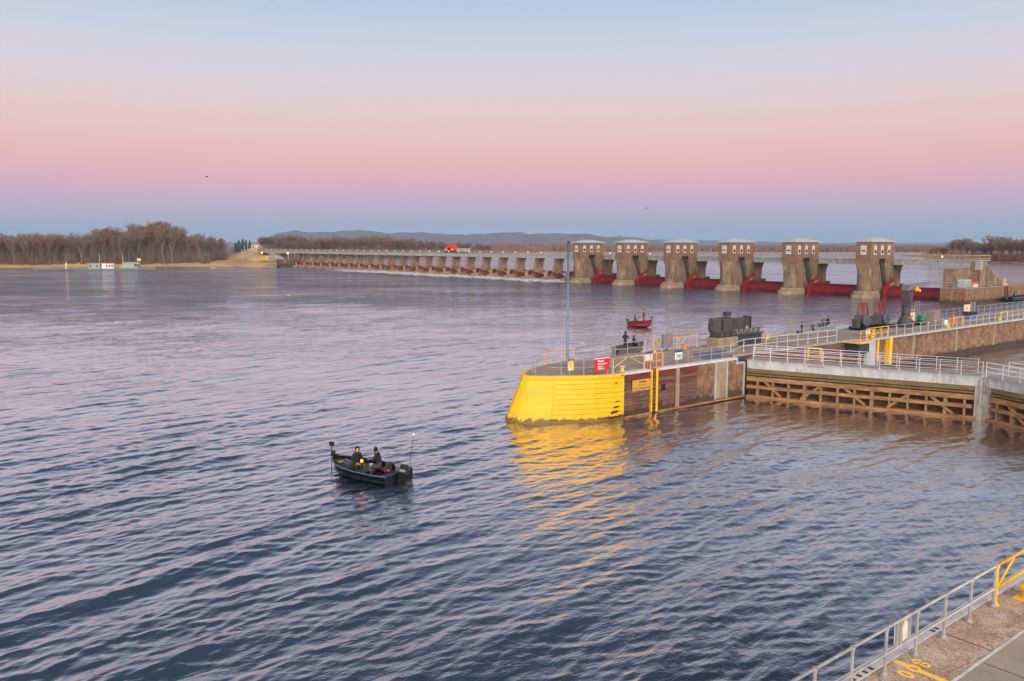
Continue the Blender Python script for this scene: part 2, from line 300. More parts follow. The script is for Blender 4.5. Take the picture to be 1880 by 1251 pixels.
    fr = ramp(t, [(0.0, (.035,) * 3), (.40, (.07,) * 3), (.50, (.17,) * 3), (.60, (.37,) * 3), (.71, (.58,) * 3), (.82, (.83,) * 3), (1.0, (1,) * 3)]); L(lw.outputs['Facing'], fr.inputs[0])
    gl = N(t, 'ShaderNodeBsdfGlossy'); gl.inputs['Color'].default_value = (1.0, .975, .98, 1); L(rr.outputs[0], gl.inputs['Roughness']); L(prev.outputs[0], gl.inputs['Normal'])
    wmx = N(t, 'ShaderNodeMixShader'); L(fr.outputs[0], wmx.inputs[0]); L(b.outputs[0], wmx.inputs[1]); L(gl.outputs[0], wmx.inputs[2]); L(wmx.outputs[0], t.nodes['Material Output'].inputs[0])
    if foam:
        sx = N(t, 'ShaderNodeSeparateXYZ'); L(g.outputs['Position'], sx.inputs[0])
        def band(out, a, b_, c, d):
            m1 = N(t, 'ShaderNodeMapRange', interpolation_type='SMOOTHSTEP'); m1.inputs[1].default_value = a; m1.inputs[2].default_value = b_; L(out, m1.inputs[0])
            m2 = N(t, 'ShaderNodeMapRange', interpolation_type='SMOOTHSTEP'); m2.inputs[1].default_value = c; m2.inputs[2].default_value = d; m2.inputs[3].default_value = 1; m2.inputs[4].default_value = 0; L(out, m2.inputs[0])
            mm = N(t, 'ShaderNodeMath', operation='MULTIPLY'); L(m1.outputs[0], mm.inputs[0]); L(m2.outputs[0], mm.inputs[1]); return mm.outputs[0]
        bx = band(sx.outputs['X'], 172, 190, 206, 207); by = band(sx.outputs['Y'], 205, 222, 380, 470)
        mm = N(t, 'ShaderNodeMath', operation='MULTIPLY'); L(bx, mm.inputs[0]); L(by, mm.inputs[1])
        nf = N(t, 'ShaderNodeTexNoise', inp={'Scale': .55, 'Detail': 8, 'Roughness': .7}); L(g.outputs['Position'], nf.inputs['Vector'])
        ma = N(t, 'ShaderNodeMath', operation='MULTIPLY_ADD'); ma.inputs[1].default_value = .55; ma.inputs[2].default_value = -.5; L(mm.outputs[0], ma.inputs[0])
        mz = N(t, 'ShaderNodeMath', operation='ADD'); L(ma.outputs[0], mz.inputs[0]); L(nf.outputs[0], mz.inputs[1])
        mf = N(t, 'ShaderNodeMapRange'); mf.inputs[1].default_value = .42; mf.inputs[2].default_value = .56; L(mz.outputs[0], mf.inputs[0])
        df = N(t, 'ShaderNodeBsdfDiffuse'); df.inputs[0].default_value = (.62, .64, .63, 1)
        mx = N(t, 'ShaderNodeMixShader'); L(mf.outputs[0], mx.inputs[0]); L(wmx.outputs[0], mx.inputs[1]); L(df.outputs[0], mx.inputs[2])
        L(mx.outputs[0], t.nodes['Material Output'].inputs[0])
    return m
def fan_grid(dists, az, zf):
    D, A = np.meshgrid(dists, az, indexing='ij')
    fx, fy = FU, FV; rx, ry = FV, -FU
    X = D * (np.cos(A) * fx + np.sin(A) * rx); Y = D * (np.cos(A) * fy + np.sin(A) * ry)
    X, Y, Z = zf(X, Y, D)
    return X, Y, Z
def grid_mesh(name, X, Y, Z, mat, smooth=True, keep=None):
    r, c = X.shape
    co = np.stack([X, Y, Z], -1).reshape(-1, 3).astype(np.float32)
    i = np.arange(r * c).reshape(r, c)
    q = np.stack([i[:-1, :-1], i[:-1, 1:], i[1:, 1:], i[1:, :-1]], -1).reshape(-1, 4)
    if keep is not None: q = q[keep(X, Y, Z).reshape(-1)]
    me = bpy.data.meshes.new(name); me.vertices.add(len(co)); me.vertices.foreach_set('co', co.ravel())
    me.loops.add(q.size); me.loops.foreach_set('vertex_index', q.ravel().astype(np.int32))
    me.polygons.add(len(q)); me.polygons.foreach_set('loop_start', np.arange(0, q.size, 4, dtype=np.int32)); me.polygons.foreach_set('loop_total', np.full(len(q), 4, dtype=np.int32))
    if smooth: me.polygons.foreach_set('use_smooth', np.ones(len(q), dtype=bool))
    me.update(calc_edges=True); me.validate(); me.materials.append(mat)
    # make faces look up
    if len(me.polygons) and me.polygons[0].normal.z < 0: me.flip_normals()
    o = bpy.data.objects.new(name, me); COL.objects.link(o); return o
def waves(X, Y, D):
    sp = np.maximum(D * D / 21000.0, .03); far = 1 + .5 * np.clip((D - 70) / 150, 0, 1)
    H = np.zeros_like(X); DX = np.zeros_like(X); DY = np.zeros_like(X)
    # slow patches of calmer and rougher water
    patch = 0.95 + .22 * np.sin(X * .11 + Y * .05 + 1) * np.sin(Y * .083 - X * .03) + .15 * np.sin(X * .23 - Y * .31 + 2)
    shel = np.clip((X - 38) / 14, 0, 1) * np.clip((43 - Y) / 3, 0, 1)
    patch = patch * (1 - .5 * shel)
    n = 110
    for k in range(n):
        lam = .36 * (10 / .36) ** ((k + rng.random()) / n)
        spread = .22 if lam > 1.0 else .45
        th = PI / 2 + .16 + rng.normal() * spread
        s = .0165 * (1.35 if lam < 1.5 else (1.15 if lam < 2.3 else (.8 if lam < 3.4 else (.5 if lam < 5 else .3))))
        kk = 2 * PI / lam; amp = s / kk; ph = rng.random() * 6.28
        w = np.clip((lam / sp - 2.0) / 1.5, 0, 1) * far
        arg = kk * (X * math.cos(th) + Y * math.sin(th)) + ph
        c = np.cos(arg); sn = np.sin(arg)
        H += amp * c * w; DX -= amp * sn * w * math.cos(th); DY -= amp * sn * w * math.sin(th)
    # steep, tumbling chop below the open gates
    ch = np.clip((X - 165) / 18, 0, 1) * np.clip((Y - 212) / 10, 0, 1) * np.clip((470 - Y) / 60, 0, 1)
    H += ch * (.22 * np.sin(X * 1.1 + 3 * np.sin(Y * .41)) * np.sin(Y * .9 + 2 * np.sin(X * .37)) + .15 * np.sin(Y * 2.1 + X * 1.3))
    return X + DX * patch, Y + DY * patch, H * patch
ys = np.linspace(1560, 6.0, 1560)
d_rows = 808.0 * 13 * 2.0 / ys; d_rows = d_rows[d_rows > 12.5]
az = np.radians(np.linspace(-50, 47, 1250))
X, Y, Z = fan_grid(d_rows, az, waves)
wm = water_mat('river water', (.030, .052, .078), .03, foam=True)
river = grid_mesh('river_water', X, Y, Z, wm, keep=lambda X, Y, Z: ~((X[:-1, :-1] > np.where(Y[:-1, :-1] > 216, 212, 207)) & (Y[:-1, :-1] > 84)))
tag(river, kind='structure')
del X, Y, Z
POOL = 1.6
pool_m = water_mat('pool water', (.02, .035, .05), .06, bumpk=.35)
pb = MB()
pb.add([(203.2, 84, POOL), (3200, 84, POOL), (4200, 3000, POOL), (210.4, 3000, POOL), (210.4, 216, POOL), (203.2, 216, POOL)], [(0, 1, 2, 3, 4, 5)]); pb.add([(262, 84, POOL), (262, -10, POOL), (3200, -2500, POOL), (3200, 84, POOL)], [(0, 1, 2, 3)])
tag(pb.build('pool_water', pool_m), kind='structure')
# ------------------------------------------------------------------ land: left bank with dike, far bank, right wooded point
def P(px, py, z=0.0): p = at(px, py, z); return (p.x, p.y)
bank_poly = [(-900, 760), (-300, 640), (54, 560), (136, 527), (160, 508), P(440, 490.6), P(500, 491.3), (190, 474), (206, 482.5), (214, 483), (217, 530), (232, 600), (270, 700), (400, 1000), (300, 2600), (-900, 2600)]
far_poly = [P(430, 468, POOL), P(560, 472.5, POOL), P(690, 473, POOL), P(790, 471, POOL), P(860, 468, POOL), P(880, 463.5, POOL), P(1060, 462.5, POOL), P(1250, 463, POOL), P(1420, 462, POOL), P(1560, 461.5, POOL), P(1690, 462.5, POOL), P(2300, 463, POOL),
            tuple(at_dist(2600, 440, 9000)[:2]), tuple(at_dist(900, 440, 12000)[:2]), tuple(at_dist(-700, 440, 9000)[:2]), (-900, 2600), (300, 2600)]
right_poly = [P(1650, 470.5, POOL), P(1720, 476, POOL), P(1795, 481, POOL), P(1880, 484, POOL), P(2050, 488, POOL), P(2100, 466, POOL), P(1700, 465.5, POOL)]
def sdf(poly, X, Y):
    d = np.full(X.shape, 1e18); inside = np.zeros(X.shape, bool); n = len(poly)
    for i in range(n):
        (x1, y1), (x2, y2) = poly[i], poly[(i + 1) % n]
        ex, ey = x2 - x1, y2 - y1; wx, wy = X - x1, Y - y1
        t = np.clip((wx * ex + wy * ey) / (ex * ex + ey * ey + 1e-9), 0, 1)
        d = np.minimum(d, (wx - ex * t) ** 2 + (wy - ey * t) ** 2)
        c = ((y1 > Y) != (y2 > Y)) & (X < (x2 - x1) * (Y - y1) / (y2 - y1 + 1e-12) + x1); inside ^= c
    return np.where(inside, np.sqrt(d), -np.sqrt(d))
DK = [Vector(at_dist(466, 459, 606)[:2]), Vector(at_dist(462, 459, 1500)[:2])]
def segd(X, Y, a, b):
    ex, ey = b[0] - a[0], b[1] - a[1]; t = np.clip(((X - a[0]) * ex + (Y - a[1]) * ey) / (ex * ex + ey * ey), 0, 1)
    return np.hypot(X - a[0] - ex * t, Y - a[1] - ey * t)
def ground(X, Y):
    X = np.asarray(X, float); Y = np.asarray(Y, float)
    s1 = sdf(bank_poly, X, Y); s2 = sdf(far_poly, X, Y); s3 = sdf(right_poly, X, Y)
    w = .25 * np.sin(X * .13 + Y * .07) + .2 * np.sin(X * .05 - Y * .11 + 1)
    h1 = np.where(s1 > 0, np.minimum(s1 * .16, 2.4) + w * np.clip(s1 / 20, 0, 1), s1 * .3)
    plate = np.clip(1 - np.maximum(np.abs(X - 188) - 26, 0) / 14, 0, 1) * np.clip(1 - np.abs(Y - 560) / 120, 0, 1)
    h1 = np.where(s1 > 0, np.maximum(h1, np.minimum(s1 * .075, 5.0) * np.minimum(plate * 2.2, 1)), h1)
    dk = segd(X, Y, DK[0], DK[1]); h1 = np.where(s1 > 0, np.maximum(h1, 9.3 - np.maximum(dk - 4, 0) * .36), h1)
    dk2 = segd(X, Y, DK[0], (209, 552)); h1 = np.where(s1 > 0, np.maximum(h1, 8.9 - np.maximum(dk2 - 4, 0) * .42), h1)
    h2 = np.where(s2 > 0, POOL + np.minimum(s2 * .05, 2.5) + w, POOL + s2 * .3)
    h3 = np.where(s3 > 0, POOL + np.minimum(s3 * .09, 1.6) + w * .5, POOL + s3 * .3)
    return np.maximum(np.maximum(h1, h2), np.maximum(h3, -3))
la = np.radians(np.linspace(-58, 50, 620))
wood_floor = M('wooded ground', (122, 104, 90), (98, 84, 76), .02, .98, stain=[((146, 126, 104), .56, .7, .05, (1, 1, 1), .7)])
for nm, lf, gm in (('riverbank_ground', np.linspace(430, 700, 165), grass), ('far_ground', np.geomspace(700, 9500, 120), wood_floor)):
    X, Y, Z = fan_grid(lf, la, lambda X, Y, D: (X, Y, ground(X, Y)))
    tag(grid_mesh(nm, X, Y, Z, gm, keep=lambda X, Y, Z: np.maximum(np.maximum(Z[:-1, :-1], Z[1:, 1:]), np.maximum(Z[:-1, 1:], Z[1:, :-1])) > -1.5), kind='structure')
# hills
def hills(name, prof, dist, depth, mat, seed, rough=1.0):
    r = np.random.default_rng(seed); px = np.linspace(prof[0][0], prof[-1][0], 420)
    yt = np.interp(px, [p[0] for p in prof], [p[1] for p in prof])
    for f, a in ((.035, .7), (.09, .5), (.21, .35), (.55, .22)): yt += rough * a * np.sin(px * f + r.random() * 6) * .7
    azs = np.arctan((px - CX) / math.hypot(F_PX, CY - HOR)); rows = np.linspace(-1, 1, 40)
    A, R = np.meshgrid(azs, rows, indexing='xy'); ztop = CH + (HOR - yt) / 1494 * dist
    Dd = dist + R * depth
    gul = 1 + .10 * np.sin(A * 260 + R * 5) * (1 - R * R) + .07 * np.sin(A * 610 - R * 9 + 1) * np.abs(R)
    shape = np.clip(1 - np.abs(R) ** 1.6, 0, 1)
    Zz = np.where(np.abs(R) < .03, 1, shape * gul) * ztop[None, :]; Zz = np.minimum(Zz, ztop[None, :]) - (1 - shape) * 2
    Dh = Dd / np.cos(A) ; fx, fy = FU, FV
    Xh = Dh * (np.cos(A) * FU + np.sin(A) * FV); Yh = Dh * (np.cos(A) * FV - np.sin(A) * FU)
    return tag(grid_mesh(name, Xh, Yh, Zz, mat), kind='structure')
hills('wooded_hills', [(440, 452), (470, 449), (485, 440), (500, 433), (520, 427.5), (545, 424), (575, 427), (610, 427), (640, 424), (680, 425), (715, 429), (745, 427), (780, 427), (810, 431), (850, 432), (880, 431), (905, 428), (950, 427), (975, 430), (1050, 430), (1080, 430), (1100, 434), (1140, 435), (1175, 438), (1195, 442), (1230, 449), (1260, 452)], 7000, 1500, hill_m, 3)
hills('distant_hills', [(1100, 450), (1180, 441), (1215, 440), (1250, 442), (1300, 441.5), (1340, 443), (1400, 444), (1450, 446), (1500, 447), (1560, 446), (1620, 447), (1690, 446), (1760, 446), (1800, 449), (2100, 450)], 10500, 1500, hill_m, 5, .5)
hills('western_hills', [(-500, 440), (-200, 430), (-60, 428), (0, 430), (12, 433), (60, 440), (150, 445), (330, 446), (420, 445), (470, 447), (500, 450)], 9000, 1500, hill_m, 9, .5)
# ------------------------------------------------------------------ dam: pier houses, roller gates, bridge, tainter piers and gates
TV0, TSP = 105.9, 21.05
win_w = M('faded window frame paint', (196, 192, 184), (172, 168, 160), 2, .7)
def pier_house(v, label):
    t = thing('pier_house', label, 'gate house', (192, v, 0), 'gate houses along the dam')
    hw = 1.95; u0, u1 = 192.0, 203.2
    b = MB()                       # pier below the house with rounded nose and flared head
    def outline(z):
        flare = max(0.0, (z - 5.2) / 3.3) ** 2 if z > 5.2 else 0.0
        r = 1.75; nose = 193.0; pts = []
        for k in range(9):
            a = PI / 2 + PI * k / 8
            x = nose + r * .75 * math.cos(a); y = r * math.sin(a)
            fx = u0 + .02; sx = max(fx, x); 
            x = x * (1 - flare) + (fx if abs(math.cos(a)) > .4 else x) * flare if x > fx else x
            y = y * (1 - flare) + (hw if y > 0 else -hw) * flare * (1 if abs(math.sin(a)) > .3 else abs(math.sin(a))) + (0 if abs(math.sin(a)) > .3 else y * flare * 0)
            pts.append((x, v + y))
        w_ = r + (hw - r) * flare
        pts += [(194.4, v - w_), (195.2, v - 1.42), (u1 - .1, v - 1.42), (u1 - .1, v + 1.42), (195.2, v + 1.42), (194.4, v + w_)]
        return pts
    zs = [-2, 1.0, 2.1, 3.2, 5.2, 6.2, 7.0, 7.7, 8.3, 8.6]
    for a, c in zip(zs[:-1], zs[1:]): b.prism(outline(a), a, c, top=outline(c))
    pier = b.build('pier', dam_conc, t)
    # side buttresses that frame the rack slot, on both gate sides
    b = MB()
    for s in (-1, 1):
        y0, y1 = sorted((v + s * 1.38, v + s * 1.93))
        b.slab_y([(192.05, 9.75), (195.6, 9.75), (196.9, 0), (194.6, 0), (193.6, 5)], y0, y1)
        b.slab_y([(198.6, 9.75), (203.1, 9.75), (203.1, 0), (201.9, 0), (200.4, 4.5)], y0, y1)
        b.slab_y([(195.55, 9.8), (198.65, 9.8), (198.65, 9.2), (195.55, 9.2)], y0, y1)
    b.build('buttress', dam_conc, t)
    b = MB()
    for s in (-1, 1):
        y = v + s * 1.56
        b.beam((197.7, y, 9.2), (200.2, y, 2.0), 1.0, .26, up=(0, 1, 0))
        for k in range(26):
            z = 9.0 - k * .26; x = 197.9 + (9.1 - z) * 2.4 / 6.9; b.box(x - .12, x + .12, y - .16, y + .16, z, z + .1)
    b.build('rack_track', dark_st2, t)
    b = MB(); b.prism([(190.2, v - 1.2), (190.9, v - 2.2), (197, v - 2.3), (197, v + 2.3), (190.9, v + 2.2), (190.2, v + 1.2)], -2, 1.0)
    b.prism([(191.2, v - 1.2), (191.6, v - 1.95), (197, v - 1.99), (197, v + 1.99), (191.6, v + 1.95), (191.2, v + 1.2)], 1.0, 1.7)
    b.build('footing', pale_conc, t, bevel=.12)
    b = MB(); b.box(192, u1, v - hw, v + hw, 8.6, 13.9); b.box(191.94, u1 + .06, v - hw - .06, v + hw + .06, 8.75, 9.85)
    for x in (195.4, 198.9):
        b.box(x - .1, x + .1, v - hw - .08, v - hw + .01, 9.86, 13.9); b.box(x - .1, x + .1, v + hw - .01, v + hw + .08, 9.86, 13.9)
    b.build('wall', brick, t)
    b = MB(); b.box(196.0, 199.0, v - hw - .07, v + hw + .07, 8.7, 9.72); b.build('slot_opening', black, t)
    b = MB(); e = .3
    vs = [(192 - e, v - hw - e, 13.9), (u1 + e, v - hw - e, 13.9), (u1 + e, v + hw + e, 13.9), (192 - e, v + hw + e, 13.9), (192 - e, v - hw - e, 14.1), (u1 + e, v - hw - e, 14.1), (u1 + e, v + hw + e, 14.1), (192 - e, v + hw + e, 14.1), (195, v, 14.95), (200.2, v, 14.95)]
    b.add(vs, [(0, 3, 2, 1), (0, 1, 5, 4), (1, 2, 6, 5), (2, 3, 7, 6), (3, 0, 4, 7), (4, 5, 9, 8), (5, 6, 9), (6, 7, 8, 9), (7, 4, 8)]); b.build('roof', roof_m, t)
    def window(c, w, axis):
        z0, z1 = 10.9, 13.0
        fr = MB(); pn = MB()
        if axis == 'u':
            x0, x1 = c - w / 2, c + w / 2; y = v - hw
            fr.box(x0, x1, y - .1, y + .02, z0, z1); fr.box(x0 - .15, x1 + .15, y - .16, y + .02, z0 - .18, z0 - .003)
            pn.box(x0 + w * .16, x1 - w * .16, y - .125, y - .08, z0 + .15, z0 + 1.0)
        else:
            y0, y1 = c - w / 2, c + w / 2; x = 192
            fr.box(x - .1, x + .02, y0, y1, z0, z1); fr.box(x - .16, x + .02, y0 - .15, y1 + .15, z0 - .18, z0 - .003)
            pn.box(x - .125, x - .08, y0 + w * .15, y1 - w * .15, z0 + .62, z0 + .95)
        f = fr.build('window', win_w, t); pn.build('pane', glass, f)
    window(v - .05, 1.5, 'v')
    for c in (194.0, 197.3, 200.6): window(c, 1.15, 'u')
    b = MB()                       # upstream extension carrying the bridge
    b.box(203.1, 208.5, v - 1.3, v + 1.3, -2, 7.4); b.box(203.1, 209.1, v - 1.5, v + 1.5, 7.4, 8.05)
    b.slab_y([(208.4, 7.4), (209.1, 7.4), (208.4, 5.6)], v - 1.3, v + 1.3); b.build('bridge_pier', dam_conc, t)
    b = MB(); b.box(208.5, 210.3, v - 1.6, v + 1.6, -1, 3.1); b.build('upstream_nose', dark_st2, t)
names = ['tan concrete gate house nearest the lock, beside the long grey abutment', 'second tan gate house from the lock abutment', 'third tan gate house from the lock abutment',
         'third tan gate house from the row of slim piers, right of two others', 'second tan gate house from the slim piers, between two gate houses', 'tan gate house farthest from the lock, where the row of slim piers starts']
for i in range(6): pier_house(TV0 + TSP * i, names[i])
def roller_gate(va, vb, label):      # vb > va: the shielded end sits against the pier at vb
    t = thing('roller_gate', label, 'dam gate', (200, va, 0), 'red roller gates')
    b = MB(); n = 20; prof = []
    for k in range(n + 1):
        a = -PI * .62 + PI * 1.24 * k / n
        prof.append((201.6 - 2.2 * math.cos(a), .75 + 1.95 * math.sin(a)))
    prof = [(201.6, -1.2)] + prof + [(202.6, 2.5), (202.6, -1.2)]
    b.slab_y(prof, va, vb - .9); b.build('drum', red_gate, t)
    b = MB()
    for k in range(7):
        y = va + (vb - va) * (k + .5) / 7
        b.slab_y([(199.38, -.4), (199.33, .9), (199.9, 2.25), (199.98, 2.2), (199.45, .9), (199.5, -.4)], y - .05, y + .05)
    b.beam((201.4, va + .1, 2.75), (201.4, vb - 1, 2.75), .5, .08); b.build('rib', red_gate, t)
    b = MB()
    b.slab_y([(197.9, -.6), (198.0, 1.2), (198.8, 2.9), (200.2, 3.8), (201.2, 4.1), (202.0, 3.4), (202.6, 2.5), (202.6, -.6)], vb - .95, vb - .3)
    b.slab_y([(200.9, 2.6), (202.3, 2.7), (202.5, 5.0), (201.8, 5.2)], vb - 1.05, vb - .8)
    b.build('end_shield', red_gate2, t)
    b = MB(); b.beam((200.4, vb - 1.05, 2.9), (201.9, vb - 1.05, 3.6), .18, .5); b.build('seal_arm', pale_conc, t)
rn = ['red roller gate between the long abutment and the nearest gate house', 'red roller gate between the nearest two gate houses', 'red roller gate between the second and third gate houses from the lock',
      'red roller gate between the middle two gate houses', 'red roller gate between the fourth and fifth gate houses from the lock', 'red roller gate between the two gate houses farthest from the lock']
for i in range(6):
    vb = TV0 + TSP * i - 1.9; va = 86.2 if i == 0 else TV0 + TSP * (i - 1) + 1.9
    roller_gate(va, vb, rn[i])
# tainter section
PV0, PSP, NP = 226.05, 11.9, 22
tp_conc = M('slim pier concrete', (158, 134, 112), (128, 108, 90), .5, .9, bump=.03, bscale=3, stain=[((88, 70, 58), .5, .7, .9, (1, 1, .3), .8)])
def tainter_pier_mesh(t, v):
    b = MB(); h = .85
    b.slab_y([(198.9, -1.5), (198.9, .9), (203.6, 1.6), (204.3, 3.3), (205.7, 7.3), (205.7, 8.0), (209.3, 8.0), (209.3, 7.3), (208.7, 5.9), (208.7, -1.5)], v - h, v + h)
    b.box(205.6, 209.4, v - h - .1, v + h + .1, 7.6, 8.03); b.build('pier', tp_conc, t)
    b = MB(); b.box(198.2, 200.2, v - .8, v + .8, -1.5, .55); b.box(200.4, 201.1, v - .7, v + .7, .9, 3.0); b.build('footing', pale_conc, t)
    b = MB(); b.box(206.4, 208.6, v - .25, v + .25, 8.03, 8.4); b.build('bearing_block', dark_st2, t)
t0 = thing('tainter_pier', '', 'dam pier', (194, PV0, 0), 'slim concrete piers of the dam'); tainter_pier_mesh(t0, PV0)
for i in range(NP):
    o = t0 if i == 0 else copy_tree(t0)
    o.location.y = PV0 + PSP * i
    o['label'] = ('slim tan concrete dam pier next to the last gate house' if i == 0 else 'slim tan concrete dam pier beside the grassy bank' if i == NP - 1 else 'slim tan dam pier, %s along from the gate houses towards the bank' % ORD[i])
def tainter_gate(v0, v1):
    t = thing('tainter_gate', '', 'dam gate', (197, v0, 0), 'rust red tainter gates')
    b = MB(); arc = [(201.0 + 8.6 * math.cos(a), 3.1 + 8.6 * math.sin(a)) for a in np.linspace(-.55, -.06, 10)]
    arc2 = [(x + .16, z) for x, z in reversed(arc)]
    b.slab_y(arc + arc2, v0 + .1, v1 - .1); b.build('skin_plate', red_taint, t)
    for z, x in ((2.2, 209.3), (.9, 209.0), (-.4, 208.6)): b = MB(); b.beam((x, v0 + .15, z), (x, v1 - .15, z), .3, .3); b.build('cross_girder', red_taint, t)
    for y in (v0 + .9, v1 - .9):
        b = MB(); b.beam((200.6, y, 3.25), (208.9, y, .9), .3, .5, up=(0, 0, 1)); b.beam((201.2, y, 3.0), (206.4, y, -.5), .25, .28); b.beam((204.6, y, 2.1), (206.4, y, -.5), .2, .22); b.beam((206.8, y, 1.4), (206.4, y, -.5), .2, .22); b.beam((208.4, y, 1.0), (206.4, y, -.5), .2, .22)
        b.build('gate_arm', red_gate2, t)
    for ya, yb in ((v0, v0 + 2.2), (v1 - 2.2, v1)): b = MB(); b.beam((201.0, ya, 3.3), (201.0, yb, 3.3), .35, .35); b.build('trunnion_beam', red_taint, t)
    for k in range(4):
        ya = v0 + .6 + (v1 - v0 - 1.2) * k / 4; yb = v0 + .6 + (v1 - v0 - 1.2) * (k + 1) / 4
        b = MB(); b.beam((202.0, ya, 2.9) if k % 2 == 0 else (207.0, ya, 0), (207.0, yb, 0) if k % 2 == 0 else (202.0, yb, 2.9), .16, .16); b.build('brace', red_taint, t)
    b = MB(); b.box(209.9, 212.5, v0, v1, -2, .6); b.build('weir_sill', pale_conc, t)
    return t
g0 = tainter_gate(PV0 + .87, PV0 + PSP - .87)
for i in range(NP + 1):
    o = g0 if i == 0 else copy_tree(g0)
    o.location.y = PV0 + .87 + PSP * (i - 1)
    o['label'] = ('rust red tainter gate between the last gate house and the first slim pier' if i == 0 else 'rust red tainter gate between the last slim pier and the bank' if i == NP else
                  'rust red tainter gate, %s bay along from the gate houses' % ORD[i])
# service bridge
B0, B1 = 83.5, 548.0
br = thing('service_bridge', 'long grey steel service bridge with small lamps along the top of the dam', 'bridge', (205, 86, 8))
b = MB(); b.box(203.35, 209.4, B0, B1, 9.35, 9.62); b.build('deck', girder_m, br)
edges = [B0 + 1.5] + [TV0 + TSP * i for i in range(6)] + [PV0 + PSP * i for i in range(NP)] + [505, 525, B1]
for a, c in zip(edges[:-1], edges[1:]):
    b = MB()
    for u in (203.55, 209.0):
        b.box(u, u + .18, a + .15, c - .15, 8.08, 9.35)
        n = max(2, int((c - a) / 1.9))
        for k in range(n + 1):
            y = a + .2 + (c - a - .4) * k / n; b.box(u - .22, u + .4, y - .06, y + .06, 8.1, 9.34)
        b.box(u - .2, u + .38, a + .15, c - .15, 8.08, 8.18)
    b.build('girder', girder_m, br)
b = MB()
for u in (203.5, 209.2):
    for z in (9.95, 10.3, 10.7): b.tube([(u, B0, z), (u, B1, z)], .035, 5)
    y = B0
    while y <= B1: b.tube([(u, y, 9.6), (u, y, 10.7)], .04, 5); y += 2.85
b.build('railing', galv_far, br)
bulb = emit('warm lamp bulb', (255, 176, 116), 5.0)
lamp_me = None
y = 92.0; ys_l = []
while y < 545: ys_l.append(y); y += (8.2 if y > 225 else 19.0)
for i, y in enumerate(ys_l):
    b = MB(); b.tube([(203.45, y, 9.6), (203.45, y, 10.35)], .05, 5); b.box(203.33, 203.5, y - .16, y + .16, 10.15, 10.5)
    lo = b.build('lamp', galv_far, br)
    b = MB(); b.ell((203.27, y, 10.3), (.12, .15, .14), 8, 6); b.build('bulb', bulb, lo)
b = MB()
for z in (9.98, 10.66): b.tube([(203.42, B0, z), (203.42, 100, z)], .05, 5)
b.tube([(203.42, B0, 10.66), (209.2, B0, 10.66)], .05, 5); b.tube([(203.42, B0, 9.98), (209.2, B0, 9.98)], .05, 5); b.build('end_railing', yel_rail, br)
# abutment at the lock end
ab = thing('dam_abutment', 'tall stained concrete abutment joining the dam to the river lock wall', 'abutment', (191, 83, 0))
b = MB(); b.box(191.5, 207, 83.4, 86.15, -2, 7.6); b.slab_y([(207, -2), (207, 7.6), (213, 3.5), (213, -2)], 83.4, 86.15); b.build('wall', dam_conc, ab)
b = MB(); b.box(198.5, 201.5, 81.2, 83.38, 3.5, 9.3); b.build('stair_tower', dam_conc, ab)
b = MB(); b.box(198.3, 199.5, 81.1, 82.3, 7.4, 9.34); b.build('panel_box', girder_m, ab)
b = MB()
for k in range(12): b.box(202 + k * .9, 202.9 + k * .9, 81.6, 83.3, 3.5, 8.6 - k * .42)
b.build('stairs', dam_conc, ab)
b = MB()
for dz in (.5, 1.0):
    b.tube([(202, 81.7, 8.6 + dz), (212.5, 81.7, 3.8 + dz)], .05, 5); b.tube([(191.7, 83.5, 7.6 + dz), (198, 83.5, 7.6 + dz)], .04, 5); b.tube([(191.7, 83.5, 7.6 + dz), (191.7, 86, 7.6 + dz)], .04, 5)
for k in range(8): b.tube([(202 + k * 1.4, 81.7, 8.4 - k * .64), (202 + k * 1.4, 81.7, 9.6 - k * .64)], .04, 5)
for k in range(5): b.tube([(191.7 + k * 1.5, 83.5, 7.6), (191.7 + k * 1.5, 83.5, 8.6)], .04, 5)
b.build('handrail', galv_far, ab)
def bollard(loc, h=.45, label='', cat='bollard', mat=yel_rail, group='mooring bollards on the lock walls', plate=True):
    o = thing('mooring_bollard', label, cat, loc, group); x, y, z = loc
    b = MB(); b.lathe([(.17, 0), (.15, h * .3), (.16, h * .6), (.24, h * .8), (.25, h * .95), (.2, h)], (x, y, z + .02), 16); b.build('post', mat, o, smooth=False, bevel=.01)
    if plate: b = MB(); b.box(x - .36, x + .36, y - .28, y + .28, z, z + .02); b.build('base_plate', mat, o)
    return o
# ------------------------------------------------------------------ railings
def railing(name, label, pts, mat, sp=1.45, h=1.08, mids=(.55,), r=.024, group=None, z=None):
    t = thing(name, label, 'railing', pts[0], group); pm = None
    rb = MB()
    for hh in (h,) + tuple(mids):
        rb.tube([(p[0], p[1], p[2] + hh) for p in pts], r, 6)
    rb.build('rail', mat, t, smooth=True)
    for (a, c) in zip(pts[:-1], pts[1:]):
        a = Vector(a); c = Vector(c); n = max(1, round((c - a).length / sp))
        for k in range(n + (1 if c == Vector(pts[-1]) else 0)):
            p = a.lerp(c, k / n)
            if pm is None:
                b = MB(); b.tube([(p.x, p.y, p.z), (p.x, p.y, p.z + h)], r * 1.05, 6); b.lathe([(.05 + r * 1.6, 0), (.05 + r * 1.6, .02), (r * 1.8, .03), (r * 1.6, .09)], (p.x, p.y, p.z), 12)
                b.tube([(p.x, p.y, p.z + h - .05), (p.x, p.y, p.z + h + .03)], r * 1.5, 6)
                pm = b.build('post', mat, t); pm0 = p.copy()
            else:
                q = pm.copy(); COL.objects.link(q); q.parent = t; q.location = p - pm0
    return t
W = 3.5
rwl = thing('river_lock_wall', 'low stained concrete lock wall running right from the dam abutment', 'lock wall', (190, 80, 0))
